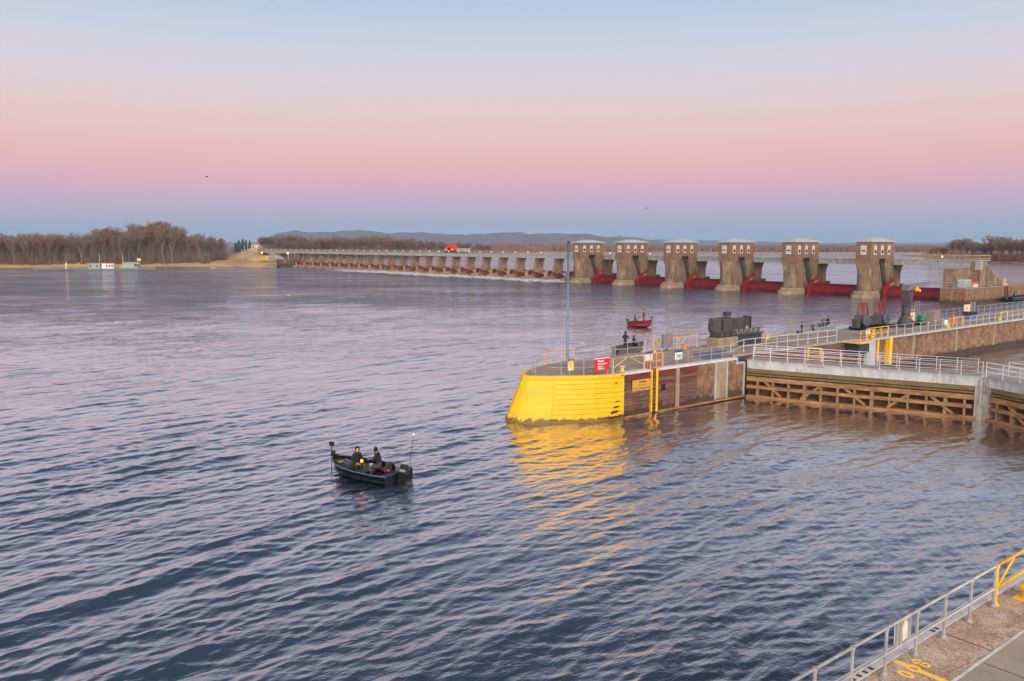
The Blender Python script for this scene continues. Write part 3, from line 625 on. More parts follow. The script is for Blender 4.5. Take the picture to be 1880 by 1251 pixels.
b = MB(); b.prism([(190, 80.6), (300, 80.6), (300, 83.38), (207.1, 83.38), (191.4, 83.38), (191.4, 86.1), (190, 86.0)], -2, 3.3); b.build('wall', lock_conc, rwl)
b = MB(); b.box(189.92, 300, 80.5, 81.3, 3.3, 3.5); b.box(189.92, 190.7, 81.31, 86.1, 3.3, 3.5); b.build('coping', pale_conc, rwl)
b = MB(); b.box(190.71, 300, 81.31, 83.35, 3.3, 3.44); b.build('deck', deck_conc, rwl)
b = MB(); b.lathe([(.62, 0), (.62, .04)], (189.96, 81.5, 2.0), 18, 'x'); b.build('red_mark', M('faded red mark', (168, 66, 48), (140, 58, 44), 2, .8), rwl)
b = MB(); b.lathe([(.3, 0), (.3, .04)], (189.96, 83.4, 2.7), 14, 'x'); b.build('white_mark', pale_conc, rwl)
b = MB(); b.box(211.0, 211.4, 80.45, 80.6, .1, 3.4); b.box(212.4, 212.8, 80.45, 80.6, .1, 3.4)
for k in range(9): b.box(211.4, 212.4, 80.48, 80.54, .3 + k * .35, .38 + k * .35)
b.build('ladder', plank_red, rwl)
railing('handrail', 'thin grey handrail along the river lock wall below the tall abutment', [(190.3, 85.6, 3.5), (190.3, 80.8, 3.5), (222, 80.8, 3.5), (250, 80.8, 3.5)], galv_far, 2.0, 1.1, (.55,), .035)
for i_, (u_, lab_) in enumerate(((206.5, 'yellow valve stand on the river lock wall nearest the abutment'), (214.5, 'larger yellow valve stand farther right on the river lock wall'))):
    o = thing('valve_stand', lab_, 'valve stand', (u_, 82.2, 3.44), 'yellow valve stands')
    b = MB(); b.box(u_ - 1.4, u_ + 1.4, 81.8, 82.8, 3.45, 3.9); b.box(u_ - .4, u_ + .4, 81.9, 82.6, 3.9, 4.9); b.build('body', cream_rail, o); b = MB(); b.lathe([(.5, 0), (.5, .08)], (u_, 82.2, 4.95), 14); b.build('hand_wheel', yel_rail, o)
    b = MB(); b.box(u_ + .6, u_ + 1.2, 81.9, 82.6, 3.91, 4.5); b.build('actuator', dark_st2, o)
o = thing('grey_kiosk', 'small grey kiosk between the yellow valve stands on the river lock wall', 'kiosk', (210.5, 82.3, 3.44)); b = MB(); b.box(209.8, 211.2, 81.9, 82.8, 3.45, 5.6); b.build('case', girder_m, o); b = MB(); b.box(209.7, 211.3, 81.8, 82.9, 5.6, 5.75); b.build('roof', galv_far, o)
# small plant on that wall
o = thing('storage_tank_box', 'pale blue grey metal container beside the tall abutment', 'container', (193, 82, 3.5))
b = MB(); b.box(192, 195.4, 81.7, 83.2, 3.5, 5.15)
for k in range(8): b.box(192.15 + k * .42, 192.25 + k * .42, 81.64, 81.71, 3.6, 5.1)
b.build('body', M('pale blue metal', (158, 176, 184), (140, 156, 164), 2, .5), o); b = MB(); b.box(191.9, 195.5, 81.6, 83.3, 5.15, 5.25); b.build('lid', white, o)
o = thing('stored_work_boat', 'orange and white small boat stored on the wall deck by the stairs', 'boat', (198, 82, 3.5))
b = MB(); b.prism([(196.6, 82.3), (197.4, 81.7), (201.6, 81.6), (201.6, 83.1), (197.4, 83.0)], 3.9, 4.7, top=[(196.0, 82.3), (197.2, 81.5), (201.8, 81.45), (201.8, 83.2), (197.2, 83.1)]); b.build('hull', M('orange red paint', (226, 70, 40), (206, 60, 36), 2, .5), o)
b = MB(); b.prism([(197, 81.9), (200.5, 81.8), (200.5, 82.9), (197, 82.8)], 3.5, 3.9); b.box(196.4, 198.9, 81.4, 82.0, 3.5, 4.2); b.build('cradle', white, o)
# ------------------------------------------------------------------ near lock wall (lower right)
nw = thing('near_lock_wall', 'near lock wall with chipped white coping and speckled concrete deck', 'lock wall', (20, 8, 0))
b = MB(); b.box(-12, 110, 4.0, 8.9, -3, 3.38); b.build('wall', lock_conc, nw)
b = MB(); b.box(-12, 110, 8.60, 8.93, 3.38, 3.5); b.build('coping', coping_m, nw, bevel=.02)
b = MB(); b.box(-12, 110, 7.36, 8.585, 3.38, 3.49); b.build('deck', aggr, nw)
b = MB(); b.box(-12, 110, 7.29, 7.35, 3.38, 3.505); b.build('joint_strip', joint_m, nw)
b = MB(); b.box(-12, 110, -20, 7.28, 3.3, 3.49); b.build('pavement', asphalt, nw)
b = MB()
for x in (15.9, 20.05, 24.2, 28.4): b.box(x - .015, x + .015, 7.37, 8.58, 3.485, 3.494)
for x in (19.3, 23.4, 27.5): b.box(x - .012, x + .012, -6, 7.27, 3.485, 3.494)
b.build('expansion_joint', M('dark joint filler', (60, 50, 46), (44, 38, 34), 6, .95), nw)
# chocks set in the coping
b = MB()
for x in (16.2, 16.45, 16.7, 16.95, 19.9, 20.1): b.box(x, x + .09, 8.64, 8.84, 3.495, 3.506)
b.build('coping_slot', M('dark rusty slot', (84, 54, 50), (60, 40, 38), 6, .9), nw)
# yellow painted station mark 0 | 8
b = MB()
def ring(cx, cy, ra, rb_, w, n=20, z0=3.4905, z1=3.497, rot=0):
    vs = []; fs = []
    for k in range(n):
        a = 2 * PI * k / n
        for s, zz in ((1, z0), (1, z1), (0, z0), (0, z1)):
            x = (ra - (0 if s else w)) * math.cos(a); y = (rb_ - (0 if s else w)) * math.sin(a)
            vs.append((cx + x * math.cos(rot) - y * math.sin(rot), cy + x * math.sin(rot) + y * math.cos(rot), zz))
    for k in range(n):
        a = 4 * k; c = 4 * ((k + 1) % n); fs += [(a + 1, a + 3, c + 3, c + 1), (a, a + 1, c + 1, c), (a + 2, c + 2, c + 3, a + 3)]
    b.add(vs, fs)
mk = [P(1636, 1212, W), P(1673, 1226, W), P(1680, 1229, W), P(1740, 1251, W), P(1770, 1262, W)]
dm = Vector((0.0, -1.0)); cmk = Vector((17.86, 8.12))
b.box(17.71, 17.86, 8.24, 8.57, 3.4905, 3.497); b.box(17.71, 17.86, 7.38, 8.00, 3.4905, 3.497)
ring(17.785, 8.12, .145, .18, .085, z1=3.4995)
ring(17.40, 8.11, .13, .19, .08)
ring(18.15, 8.23, .115, .11, .065); ring(18.15, 8.035, .115, .12, .065)
b.build('painted_station_mark', M('worn yellow marking', (250, 206, 84), (238, 190, 70), 5, .8, stain=[((150, 120, 90), .62, .68, 14, (1, 1, 1), .7)]), nw)
railing('handrail', 'grey pipe handrail along the near lock wall edge', [(8.5, 8.37, W), (22.6, 8.37, W)], galv, 1.42, 1.1, (.48,), .038)
yr = railing('handrail', 'bright yellow braced handrail section on the near lock wall', [(22.72, 8.37, W), (25.9, 8.37, W)], yel_rail, 3.18, 1.1, (.48,), .042)
b = MB(); b.tube([(22.8, 8.37, W + .5), (23.8, 8.37, W + 1.08)], .032, 6); b.tube([(25.8, 8.37, W + .5), (24.8, 8.37, W + 1.08)], .032, 6); b.build('brace', yel_rail, yr, smooth=True)
railing('handrail', 'grey pipe handrail farther along the near lock wall', [(26.2, 8.37, W), (60, 8.37, W)], galv, 1.42, 1.1, (.48,), .038)
sg = thing('peeling_sign_board', 'peeling white sign board seen from behind, fixed to the near handrail', 'sign', (17.6, 8.4, W))
b = MB(); b.box(17.42, 18.05, 8.40, 8.425, W + .53, W + 1.05); b.build('board', M('peeling white board', (220, 218, 210), (190, 184, 172), 5, .8, stain=[((120, 108, 92), .54, .6, 9, (1, 1, .4), .9)]), sg)
b = MB()
for x in (17.45, 17.62, 18.03): b.box(x - .035, x + .035, 8.355, 8.398, W + .48, W + 1.1)
b.build('batten', galv, sg)
bollard((23.93, 8.0, 3.49), .30, 'yellow mooring bollard on the near lock wall beside the yellow railing')
# ------------------------------------------------------------------ intermediate lock wall
iw = thing('intermediate_lock_wall', 'long lock wall with a bright yellow sloping nose at its end', 'lock wall', (58, 45, 0))
FV_ = 42.3; BV = 49.55
tip_t = [(43.4, 42.31), (42.3, 42.5), (41.0, 42.95), (39.6, 43.72), (38.4, 44.5), (37.5, 45.25), (37.05, 45.75), (36.9, 46.2), (37.2, 46.8), (38.6, 47.9), (40.4, 48.9), (42.4, 49.5), (43.4, BV)]
tip_b = [(43.4, 42.30), (42.2, 42.42), (40.8, 42.8), (39.3, 43.5), (37.9, 44.3), (36.6, 45.15), (35.95, 46.0), (35.75, 46.9), (36.3, 47.8), (37.9, 48.7), (40.0, 49.4), (42.2, 49.7), (43.4, BV + .1)]
def lerp2(a, c, t): return [(p[0] + (q[0] - p[0]) * t, p[1] + (q[1] - p[1]) * t) for p, q in zip(a, c)]
b = MB(); tb = lerp2(tip_t, tip_b, 5.5 / 3.5)
b.prism(tb, -2, 3.44, top=lerp2(tip_t, tip_b, .0)); b.build('nose', yel, iw)
# plank courses on the chamber side of the nose
b = MB(); nz = 9; 
for k in range(nz):
    z0 = -.1 + k * .37; z1 = z0 + .335 
    if k == nz - 1: z1 = 3.12
    po = .05 + (.02 if k % 2 else 0)
    A = lerp2(tip_t, tip_b, (3.5 - z0) / 3.5)[:5]; Bp = lerp2(tip_t, tip_b, (3.5 - z1) / 3.5)[:5]
    def offs(L_, d):
        return [(p[0] - d * .35, p[1] - d) for p in L_]
    a0 = offs(A, po); b0 = offs(Bp, po)
    vs = [(*p, z0) for p in a0] + [(*p, z1) for p in b0] + [(*p, z0) for p in A] + [(*p, z1) for p in Bp]; n = 5
    fs = [(i, n + i, n + i + 1, i + 1) for i in range(n - 1)] + [(n + i, 3 * n + i, 3 * n + i + 1, n + i + 1) for i in range(n - 1)] + [(2 * n + i, i, i + 1, 2 * n + i + 1) for i in range(n - 1)]
    fs += [(0, 2 * n, 3 * n, n), (n - 1, 2 * n - 1, 4 * n - 1, 3 * n - 1)]
    b.add(vs, fs)
b.build('nose_planking', yel, iw)
b = MB(); e = .07
rim = [(p[0] - (.1 if p[0] < 42.5 else 0), p[1] + (-.07 if i < 7 else .07)) for i, p in enumerate(tip_t)]
b.prism(rim, 3.18, 3.465); b.build('nose_rim', yel, iw, bevel=.03)
b = MB()
for (x0, x1, z, h) in ((42.35, 42.9, .92, .12), (42.05, 42.85, .52, .17), (41.9, 43.3, .17, .13), (42.5, 42.9, 1.38, .05), (43.1, 43.25, 3.28, .1), (42.5, 42.65, 2.75, .05)):
    ya = FV_ - .12 + (43.4 - x0) * .06; yb = FV_ - .10 + (43.4 - x1) * .06
    b.add([(x0, ya, z), (x0 + .2, ya - .01, z + h), (x1, yb - .02, z + h * 1.15), (x1 - .18, yb, z + h * .3), (x0, ya + .1, z), (x0 + .2, ya + .1, z + h), (x1, yb + .1, z + h * 1.15), (x1 - .18, yb + .1, z + h * .3)],
          [(0, 3, 2, 1), (0, 1, 5, 4), (1, 2, 6, 5), (2, 3, 7, 6), (3, 0, 4, 7)])
b.build('scraped_patch', chip, iw)
# body of the wall
b = MB()
b.box(43.41, 46.45, 42.5, BV, -2, 3.44); b.box(46.45, 46.93, 42.95, BV, -2, 3.44); b.box(46.93, 57.1, 42.5, BV, -2, 3.44); b.box(57.1, 58.1, 42.5, BV, -2, 2.95)
b.box(58.1, 78.3, 43.6, BV, -2, 3.44); b.box(78.3, 260, 42.5, BV, -2, 3.44)
b.build('core', lock_conc, iw)
b = MB()
for x0, x1 in ((43.42, 46.30), (47.22, 51.9)):
    z = -.2; k = 0
    while z < 2.95:
        h = (.36, .30, .40, .28)[k % 4]; b.box(x0, x1, 42.3 + .03 * ((k * 7) % 3), 42.51, z, min(z + h - .02, 3.02)); z += h; k += 1
b.build('fender_timber', plank, iw)
b = MB()
for x0, x1 in ((43.45, 46.28), (47.24, 51.88)): b.box(x0, x1, 42.24, 42.36, 2.86, 3.0)
b.box(47.3, 51.8, 42.25, 42.36, 2.3, 2.42); b.box(43.42, 51.9, 42.33, 42.52, 3.04, 3.3); b.build('steel_waler', plank_red, iw)
b = MB(); b.box(43.42, 46.3, 42.12, 42.28, .02, .16); b.box(47.2, 58.1, 42.12, 42.28, .02, .18); b.build('waterline_timber', timber, iw)
b = MB(); b.box(51.92, 57.1, 42.32, 42.52, -1, 3.3); b.box(57.1, 58.1, 42.3, 42.52, -1, 2.95); b.build('concrete_facing', lock_conc, iw)
b = MB(); b.box(49.2, 49.58, 42.18, 42.3, .1, 3.3); b.box(54.15, 55.65, 42.22, 42.32, .25, 3.3); b.build('pale_wall_strip', pale_conc, iw)
b = MB(); b.box(54.1, 54.2, 42.16, 42.3, .1, 3.4); b.box(55.6, 55.7, 42.16, 42.3, .1, 3.4); b.box(57.95, 58.1, 42.2, 42.3, 0, 2.9); b.build('steel_guard', white_st, iw)
b = MB(); b.box(47.6, 47.95, 42.22, 42.3, 1.75, 2.15); b.build('drain_hole', black, iw)
b = MB(); b.box(43.42, 46.3, 42.24, 42.9, 3.31, 3.5); b.box(47.2, 57.05, 42.24, 42.9, 3.31, 3.5); b.build('coping', coping_m, iw, bevel=.02)
b = MB(); b.box(57.12, 58.12, 42.26, 42.6, 2.95, 3.06); b.box(57.0, 57.12, 42.24, 42.6, 2.9, 3.5); b.build('step_edge', white_st, iw)
b = MB(); b.box(78.2, 260, 42.15, 42.75, 3.36, 3.53); b.build('white_coping', white_st, iw)
b = MB(); b.box(78.2, 78.45, 42.2, 42.52, -1, 3.36); b.box(78.9, 80.2, 42.38, 42.52, -1, 3.36); b.build('quoin_plate', white_st, iw)
b = MB()
x = 88.0
while x < 250: b.box(x, x + .55, 42.4, 42.52, -1, 3.34); x += 10.3
b.build('pale_pilaster', pale_conc, iw)
b = MB(); b.box(80.25, 260, 42.36, 42.50, -1, .7); b.build('wet_band', lock_conc_dark, iw)
# deck sheets
b = MB(); b.prism([(43.3, 42.95), (57.1, 42.95), (57.1, 43.65), (78.3, 43.65), (78.3, 42.8), (260, 42.8), (260, BV - .12), (43.3, BV - .12)], 3.445, 3.49)
b.prism([(p[0] + .12, p[1] + (.06 if i < 8 else -.1)) for i, p in enumerate(tip_t[:7])] + [(37.2, 46.3), (37.45, 46.7)] + [(p[0], p[1] - .12) for p in tip_t[9:12]] + [(43.29, BV - .13)], 3.466, 3.492)
b.build('deck', deck_conc, iw)
b = MB(); b.box(43.4, 260, BV - .11, BV + .03, 3.4, 3.52); b.build('river_side_kerb', pale_conc, iw)
b = MB(); b.box(58.1, 78.3, 43.50, 43.66, 3.3, 3.5); b.build('recess_edge', galv_far, iw)
b = MB(); z = -.2; k = 0
while z < 3.2: b.box(58.15, 78.2, 43.45 + .03 * ((k * 5) % 3), 43.62, z, z + .40); z += .43; k += 1
b.build('recess_timber', plank, iw)
b = MB(); b.box(54.2, 57.0, 43.0, 44.6, 3.49, 3.505); b.prism([(54.5, 44.7), (58.4, 44.7), (60.5, 46.0), (56, 46.2)], 3.492, 3.51); b.build('floor_plate', blue_plate, iw)
b = MB(); b.box(57.15, 58.6, 42.7, 43.6, 2.96, 3.25); b.box(57.4, 58.1, 42.65, 42.72, 3.0, 3.3); b.build('gate_anchor', dark_st2, iw)
b = MB(); b.box(75.7, 78.3, 41.6, 43.6, 3.3, 3.48); b.build('cantilever_platform', cream_rail, iw)
b = MB(); b.box(76.2, 78.2, 42.0, 43.55, 2.3, 3.29); b.build('platform_bracket', dark_st2, iw)
# ladders
def ladder(u0, u1, v, z0, z1, mat_l, mat_r, label, wl=.11, wr=.2):
    t = thing('wall_ladder', label, 'ladder', (u0, v, z0), 'recessed wall ladders')
    b = MB(); b.box(u0 - wl, u0, v - .1, v + .2, z0, z1); b.build('side_guard', mat_l, t)
    b = MB(); b.tube([(u1 + wr / 2, v - .02, z0), (u1 + wr / 2, v - .02, z1)], wr / 2, 12); b.build('side_guard', mat_r, t)
    z = z0 + .1
    while z < z1: b = MB(); b.tube([(u0, v + .1, z), (u1, v + .1, z)], .022, 6); b.build('rung', galv, t); z += .31
    return t
ladder(46.45, 46.93, 42.3, .1, 3.48, yel_rail, yel_rail, 'recessed ladder with yellow guards right of the yellow danger sign')
l2 = ladder(82.4, 82.75, 42.35, .6, 3.5, yel_rail, yel_rail, 'yellow guarded wall ladder on the far lock wall beyond the gates', .12, .5)
o = thing('ladder_guard_post', 'thin yellow strip post on the far lock wall left of its ladder', 'post', (80.4, 42.3, 1)); b = MB(); b.box(80.3, 80.55, 42.2, 42.36, 1.2, 3.34); b.build('strip', yel_rail, o); bollard_top = MB(); bollard_top.lathe([(.2, 0), (.2, .25), (.3, .35), (.3, .5)], (80.4, 42.9, 3.49), 12); bollard_top.build('cap', yel_rail, o)
# text helper
def text_mesh(body, size, mat, parent, origin, xdir, zdir=(0, 0, 1), name='lettering', align='LEFT', bold=0.0):
    cu = bpy.data.curves.new('tmp', 'FONT'); cu.body = body; cu.size = size; cu.extrude = .004; cu.align_x = align; cu.offset = bold; cu.space_line = .95
    ob = bpy.data.objects.new('tmp', cu); COL.objects.link(ob)
    dg = bpy.context.evaluated_depsgraph_get(); me = bpy.data.meshes.new_from_object(ob.evaluated_get(dg))
    bpy.data.objects.remove(ob); x = Vector(xdir).normalized(); z = Vector(zdir).normalized(); y = x.cross(z)
    off = Vector((0, 0, 0)); p = parent
    while p: off += p.location; p = p.parent
    R = Matrix((x, z, -(-y))).transposed()
    R = Matrix((x, z, x.cross(z))).transposed()
    for v in me.vertices: v.co = R @ v.co + Vector(origin) - off
    me.materials.clear(); me.materials.append(mat); o = bpy.data.objects.new(name, me); COL.objects.link(o); o.parent = parent
    return o
XD = (1, 0, 0)
txt_w = M('white lettering', (240, 236, 230), None, 1, .6); txt_k = M('black lettering', (34, 28, 24), None, 1, .7); txt_br = M('brown lettering', (96, 56, 24), None, 1, .7)
s = thing('danger_sign', 'red sign with white Danger lettering on the railing above the yellow nose', 'sign', (41.4, 42.6, W))
b = MB(); b.box(40.65, 42.12, 42.58, 42.62, 3.82, 4.72); b.build('panel', M('red sign paint', (216, 6, 12), (204, 4, 10), 2, .5), s)
b = MB(); b.box(40.60, 42.16, 42.585, 42.60, 4.72, 4.78); b.build('top_edge', white, s)
text_mesh('Danger', .22, txt_w, s, (40.92, 42.572, 4.49), XD, bold=.008); text_mesh('Water Under', .175, txt_w, s, (40.92, 42.572, 4.27), XD, bold=.006)
text_mesh('Extreme', .165, txt_w, s, (40.92, 42.572, 4.09), XD, bold=.006); text_mesh('Turbulence', .165, txt_w, s, (40.92, 42.572, 3.93), XD, bold=.006)
s = thing('wall_warning_sign', 'faded yellow DANGER sign painted board on the lock wall face left of the ladder', 'sign', (45.2, 42.3, 2.4))
b = MB(); b.box(44.22, 46.28, 42.18, 42.23, 1.98, 2.83); b.build('panel', yel_sign, s)
text_mesh('DANGER', .2, txt_br, s, (45.3, 42.172, 2.58), XD, align='CENTER', bold=.004)
text_mesh('VALVE TURBULENCE', .19, txt_br, s, (45.25, 42.172, 2.08), XD, align='CENTER')
b = MB(); b.add([(44.85, 42.172, 2.42), (45.0, 42.172, 2.47), (45.0, 42.172, 2.37)], [(0, 2, 1)]); b.add([(45.65, 42.172, 2.42), (45.5, 42.172, 2.47), (45.5, 42.172, 2.37)], [(0, 1, 2)]); b.box(44.99, 45.15, 42.17, 42.178, 2.40, 2.44); b.box(45.35, 45.51, 42.17, 42.178, 2.40, 2.44); b.build('arrow', txt_br, s)
b = MB(); b.box(44.3, 46.2, 42.172, 42.178, 2.285, 2.295); b.build('rule_line', txt_br, s)
def station_sign(u, v, txt, label):
    s = thing('station_sign', label, 'sign', (u, v, W), 'white and blue distance signs')
    b = MB(); b.box(u - .42, u + .42, v - .02, v + .01, W + .42, W + 1.0); b.build('panel', white, s)
    b = MB(); b.box(u - .43, u + .43, v - .035, v + .011, W + 1.0, W + 1.16); b.build('blue_band', M('blue sign band', (24, 76, 160), (20, 66, 144), 2, .5), s)
    b = MB(); b.tube([(u - .1, v + .03, W), (u - .1, v + .03, W + 1.1)], .03, 6); b.build('post', galv, s)
    if txt: text_mesh(txt, .42, txt_k, s, (u, v - .03, W + .54), XD, align='CENTER')
station_sign(49.9, 42.62, '700', 'white sign reading 700 with blue top band on the near lock wall railing')
o = station_sign(47.5, 43.6, '', 'small plain white sign with grey top behind the orange rails')
station_sign(79.1, 42.7, '', 'white and blue sign on the yellow rails beyond the lock gate')
station_sign(100.5 - 4.2, 42.7, '', 'small white and blue sign near the green barrel')
s = thing('notice_sign', 'pale yellow notice with black header at the foot of the tall pole', 'sign', (39.6, 43.6, W))
b = MB(); b.box(39.2, 39.75, 43.9, 43.93, W + .35, W + 1.2); b.build('panel', M('pale yellow sign', (226, 204, 130), (214, 190, 116), 2, .6), s); b = MB(); b.box(39.19, 39.76, 43.885, 43.90, W + 1.05, W + 1.21); b.build('header', black, s)
text_mesh('DANGER', .11, txt_w, s, (39.475, 43.88, W + 1.09), XD, align='CENTER'); b = MB()
for k, w_ in enumerate((.3, .2, .26)): b.box(39.28, 39.28 + w_, 43.885, 43.9, W + .92 - k * .12, W + .94 - k * .12)
b.build('small_print', txt_k, s); b = MB(); b.tube([(39.4, 43.96, W), (39.4, 43.96, W + 1.2)], .03, 6); b.build('post', galv, s)
# railings of the intermediate wall
railing('handrail', 'grey handrail round the yellow nose in front of the tall pole', [(38.55, 47.2, W), (38.0, 46.2, W), (39.1, 44.55, W), (40.4, 43.5, W), (42.2, 42.85, W), (42.5, 42.7, W)], galv, 1.4, 1.1, (.52,))
c1 = railing('handrail', 'faded cream braced handrail section right of the red danger sign', [(42.6, 42.65, W), (45.9, 42.62, W)], cream_rail, 3.3, 1.1, (), .03)
b = MB(); b.tube([(42.65, 42.65, W + .4), (44.0, 42.64, W + 1.05)], .028, 6); b.tube([(45.85, 42.62, W + .4), (44.4, 42.64, W + 1.05)], .028, 6); b.build('brace', cream_rail, c1)
railing('handrail', 'orange handrail section at the ladder top', [(45.95, 42.62, W), (48.0, 42.62, W)], orange_rail, .68, 1.15, (.55,), .038)
railing('handrail', 'low grey handrail right of the 700 sign along the chamber edge', [(48.1, 42.62, W), (57.0, 42.62, W)], galv, 1.5, 1.05, (.5,))
railing('handrail', 'grey handrail along the river side behind the tall pole', [(38.6, 47.3, W), (40.9, 48.9, W)], galv_far, 1.4, 1.08, (.55,), .022)
c2 = railing('handrail', 'faded cream braced handrail section behind the tall pole', [(41.2, 49.0, W), (44.6, 49.3, W)], cream_rail, 3.4, 1.08, (.55,), .03)
b = MB(); b.tube([(41.3, 49.02, W + .35), (42.7, 49.15, W + 1.03)], .026, 6); b.tube([(44.5, 49.3, W + .35), (43.1, 49.2, W + 1.03)], .026, 6); b.build('brace', cream_rail, c2)
railing('handrail', 'grey river side handrail between the cream sections', [(44.9, 49.3, W), (53.0, 49.3, W)], galv_far, 1.9, 1.08, (.55,), .03)
railing('handrail', 'cream and yellow river side rail posts beside the grey cabinet', [(53.2, 49.3, W), (57.5, 49.3, W)], cream_rail, 1.0, 1.08, (.5,), .03)
c3 = railing('handrail', 'faded cream braced rail left of the dark machinery', [(57.8, 49.3, W), (60.3, 49.3, W)], cream_rail, 2.5, 1.08, (), .028)
b = MB(); b.tube([(60.2, 49.3, W + .35), (59.0, 49.3, W + 1.03)], .026, 6); b.tube([(57.9, 49.3, W + .35), (58.8, 49.3, W + 1.03)], .026, 6); b.build('brace', cream_rail, c3)
railing('handrail', 'grey river side handrail behind and beyond the dark machinery', [(60.5, 49.35, W), (88.0, 49.35, W)], galv_far, 1.9, 1.08, (.55,), .03)
railing('handrail', 'white handrail rising in front of the dark machinery along the gate recess', [(59.2, 44.6, W - .35), (60.8, 44.4, W), (75.3, 43.9, W)], rail_w, 1.6, 1.08, (.5,), .034)
railing('handrail', 'long grey handrail along the river side of the far lock wall', [(88.3, 49.35, W), (165, 49.35, W)], galv_far, 1.9, 1.08, (.55,), .03)
y1 = railing('handrail', 'bright yellow handrail at the platform beyond the lock gate', [(76.0, 41.75, W), (78.3, 41.75, W), (78.9, 42.6, W), (82.9, 42.6, W)], yel_rail, 1.15, 1.1, (.5,), .035)
b = MB(); b.tube([(79.6, 42.6, W + .1), (80.3, 42.6, W + 1.05)], .03, 6); b.tube([(81.9, 42.6, W + .1), (81.2, 42.6, W + 1.05)], .03, 6); b.build('brace', yel_rail, y1)
railing('handrail', 'white handrail along the chamber edge of the far lock wall', [(83.1, 42.65, W), (178, 42.65, W)], rail_w, 1.75, 1.08, (.55,), .03)
for (u, lab) in ((100.6, 'yellow braced rail frame near the orange cone'), (113.5, 'yellow braced rail frame at the far right end of the lock wall')):
    fr = thing('rail_frame', lab, 'railing', (u, 42.8, W), 'yellow rail frames')
    b = MB(); b.tube([(u, 42.8, W), (u, 42.8, W + 1.15)], .05, 6); b.tube([(u - 2.4, 42.8, W + 1.1), (u, 42.8, W + 1.1)], .04, 6); b.tube([(u - 2.4, 42.8, W + .1), (u - 2.0, 42.8, W + 1.1)], .04, 6); b.build('frame', yel_rail, fr)
bollard((43.85, 42.95, 3.49), .42, 'small orange yellow bollard at the wall edge right of the yellow nose', mat=cream_rail)
bollard((58.2, 49.0, 3.49), .42, 'small faded yellow bollard on the river side by the braced rail', mat=orange_rail)
bollard((70.9, 49.0, 3.49), .42, 'yellow bollard just right of the dark machinery')
bollard((97.8, 43.2, 3.49), .42, 'yellow bollard between the far sign and the yellow rail frame')
bollard((112.2, 43.2, 3.49), .42, 'yellow bollard at the far right of the lock wall')
bollard((54.0, 48.9, 3.49), .25, 'low cream bollard base left of the grey cabinet', mat=cream_rail)
# tall pole
p = thing('light_pole', 'tall slender grey blue pole on the yellow nose of the lock wall', 'pole', (41.8, 46.9, W))
b = MB(); b.tube([(41.8, 46.9, W), (41.8, 46.9, 13.15)], [.115, .085], 14); b.build('mast', blue_pole, p, smooth=True)
b = MB(); b.box(41.3, 42.3, 46.4, 47.4, W - .01, W + .16); b.build('base', M('grey blue base', (112, 124, 138), (96, 108, 122), 2, .7), p, bevel=.03)
b = MB(); b.box(41.74, 41.86, 46.8, 46.98, 13.15, 13.35); b.tube([(41.8, 46.9, 7.4), (41.68, 46.8, 7.4)], .07, 6); b.build('fitting', dark_st2, p)
# grey cabinet with orange emblem, mesh panel
c = thing('control_cabinet', 'grey metal cabinet with an orange red emblem on the river side rail', 'cabinet', (55.9, 49.2, W))
b = MB(); b.box(55.3, 56.5, 49.0, 49.28, W + .28, W + 1.5); b.build('case', M('grey cabinet paint', (128, 124, 122), (112, 108, 106), 2, .6), c, bevel=.015)
b = MB(); b.box(55.85, 56.1, 48.985, 49.0, W + .85, W + 1.2); b.box(55.9, 56.05, 48.985, 49.0, W + .72, W + .84); b.build('emblem', M('orange red emblem', (206, 96, 80), (190, 84, 70), 2, .6), c)
b = MB(); b.tube([(55.9, 49.2, W), (55.9, 49.2, W + .3)], .04, 6); b.build('leg', dark_st2, c)
s = thing('small_notice', 'small dark yellow notice plate left of the grey cabinet', 'sign', (54.9, 49.25, W)); b = MB(); b.box(54.7, 55.1, 49.24, 49.26, W + .68, W + 1.12); b.build('panel', M('ochre sign', (190, 150, 20), (170, 130, 20), 2, .6), s)
b = MB(); b.box(54.78, 55.02, 49.23, 49.24, W + .98, W + 1.05); b.build('bar', black, s)
s = thing('mesh_gate_panel', 'grey wire mesh panel in the river side rail in front of the moored boat', 'panel', (48.9, 49.3, W))
b = MB()
for k in range(15): b.box(48.3 + k * .08, 48.315 + k * .08, 49.24, 49.25, W + .05, W + 1.3)
for k in range(14): b.box(48.3, 49.42, 49.25, 49.26, W + .05 + k * .095, W + .065 + k * .095)
b.build('mesh', galv_far, s); b = MB()
for x in (48.28, 49.44): b.box(x - .03, x + .03, 49.22, 49.28, W, W + 1.33)
b.box(48.28, 49.44, 49.22, 49.28, W + 1.3, W + 1.35); b.build('frame', galv_far, s)
# machinery: gate operating gear
_n0 = len(bpy.data.objects)
m = thing('gate_machinery', 'dark grey steel gate machinery housing on a stepped concrete base', 'machinery', (62, 47, W))
b = MB(); b.box(58.3, 63.4, 45.6, 48.6, W, 4.42); b.build('base', pale_conc, m, bevel=.04)
b = MB(); b.box(58.7, 70.6, 45.9, 48.4, 4.42, 4.5); b.box(63.4, 70.4, 46.2, 48.3, W, 4.42)
for k in range(8): b.box(58.9 + k * 1.4, 59.05 + k * 1.4, 45.85, 45.95, 4.43, 4.9)
b.build('plinth', dark_st2, m)
b = MB(); b.box(58.8, 63.0, 46.0, 48.3, 4.5, 4.92); b.prism([(58.5, 47.2), (59.1, 46.0), (61.6, 45.6), (62.4, 46.1), (62.4, 48.3), (58.5, 48.3)], 4.92, 6.22)
b.box(58.0, 58.5, 47.0, 48.0, 5.1, 5.8); b.build('housing', dark_st, m, bevel=.02)
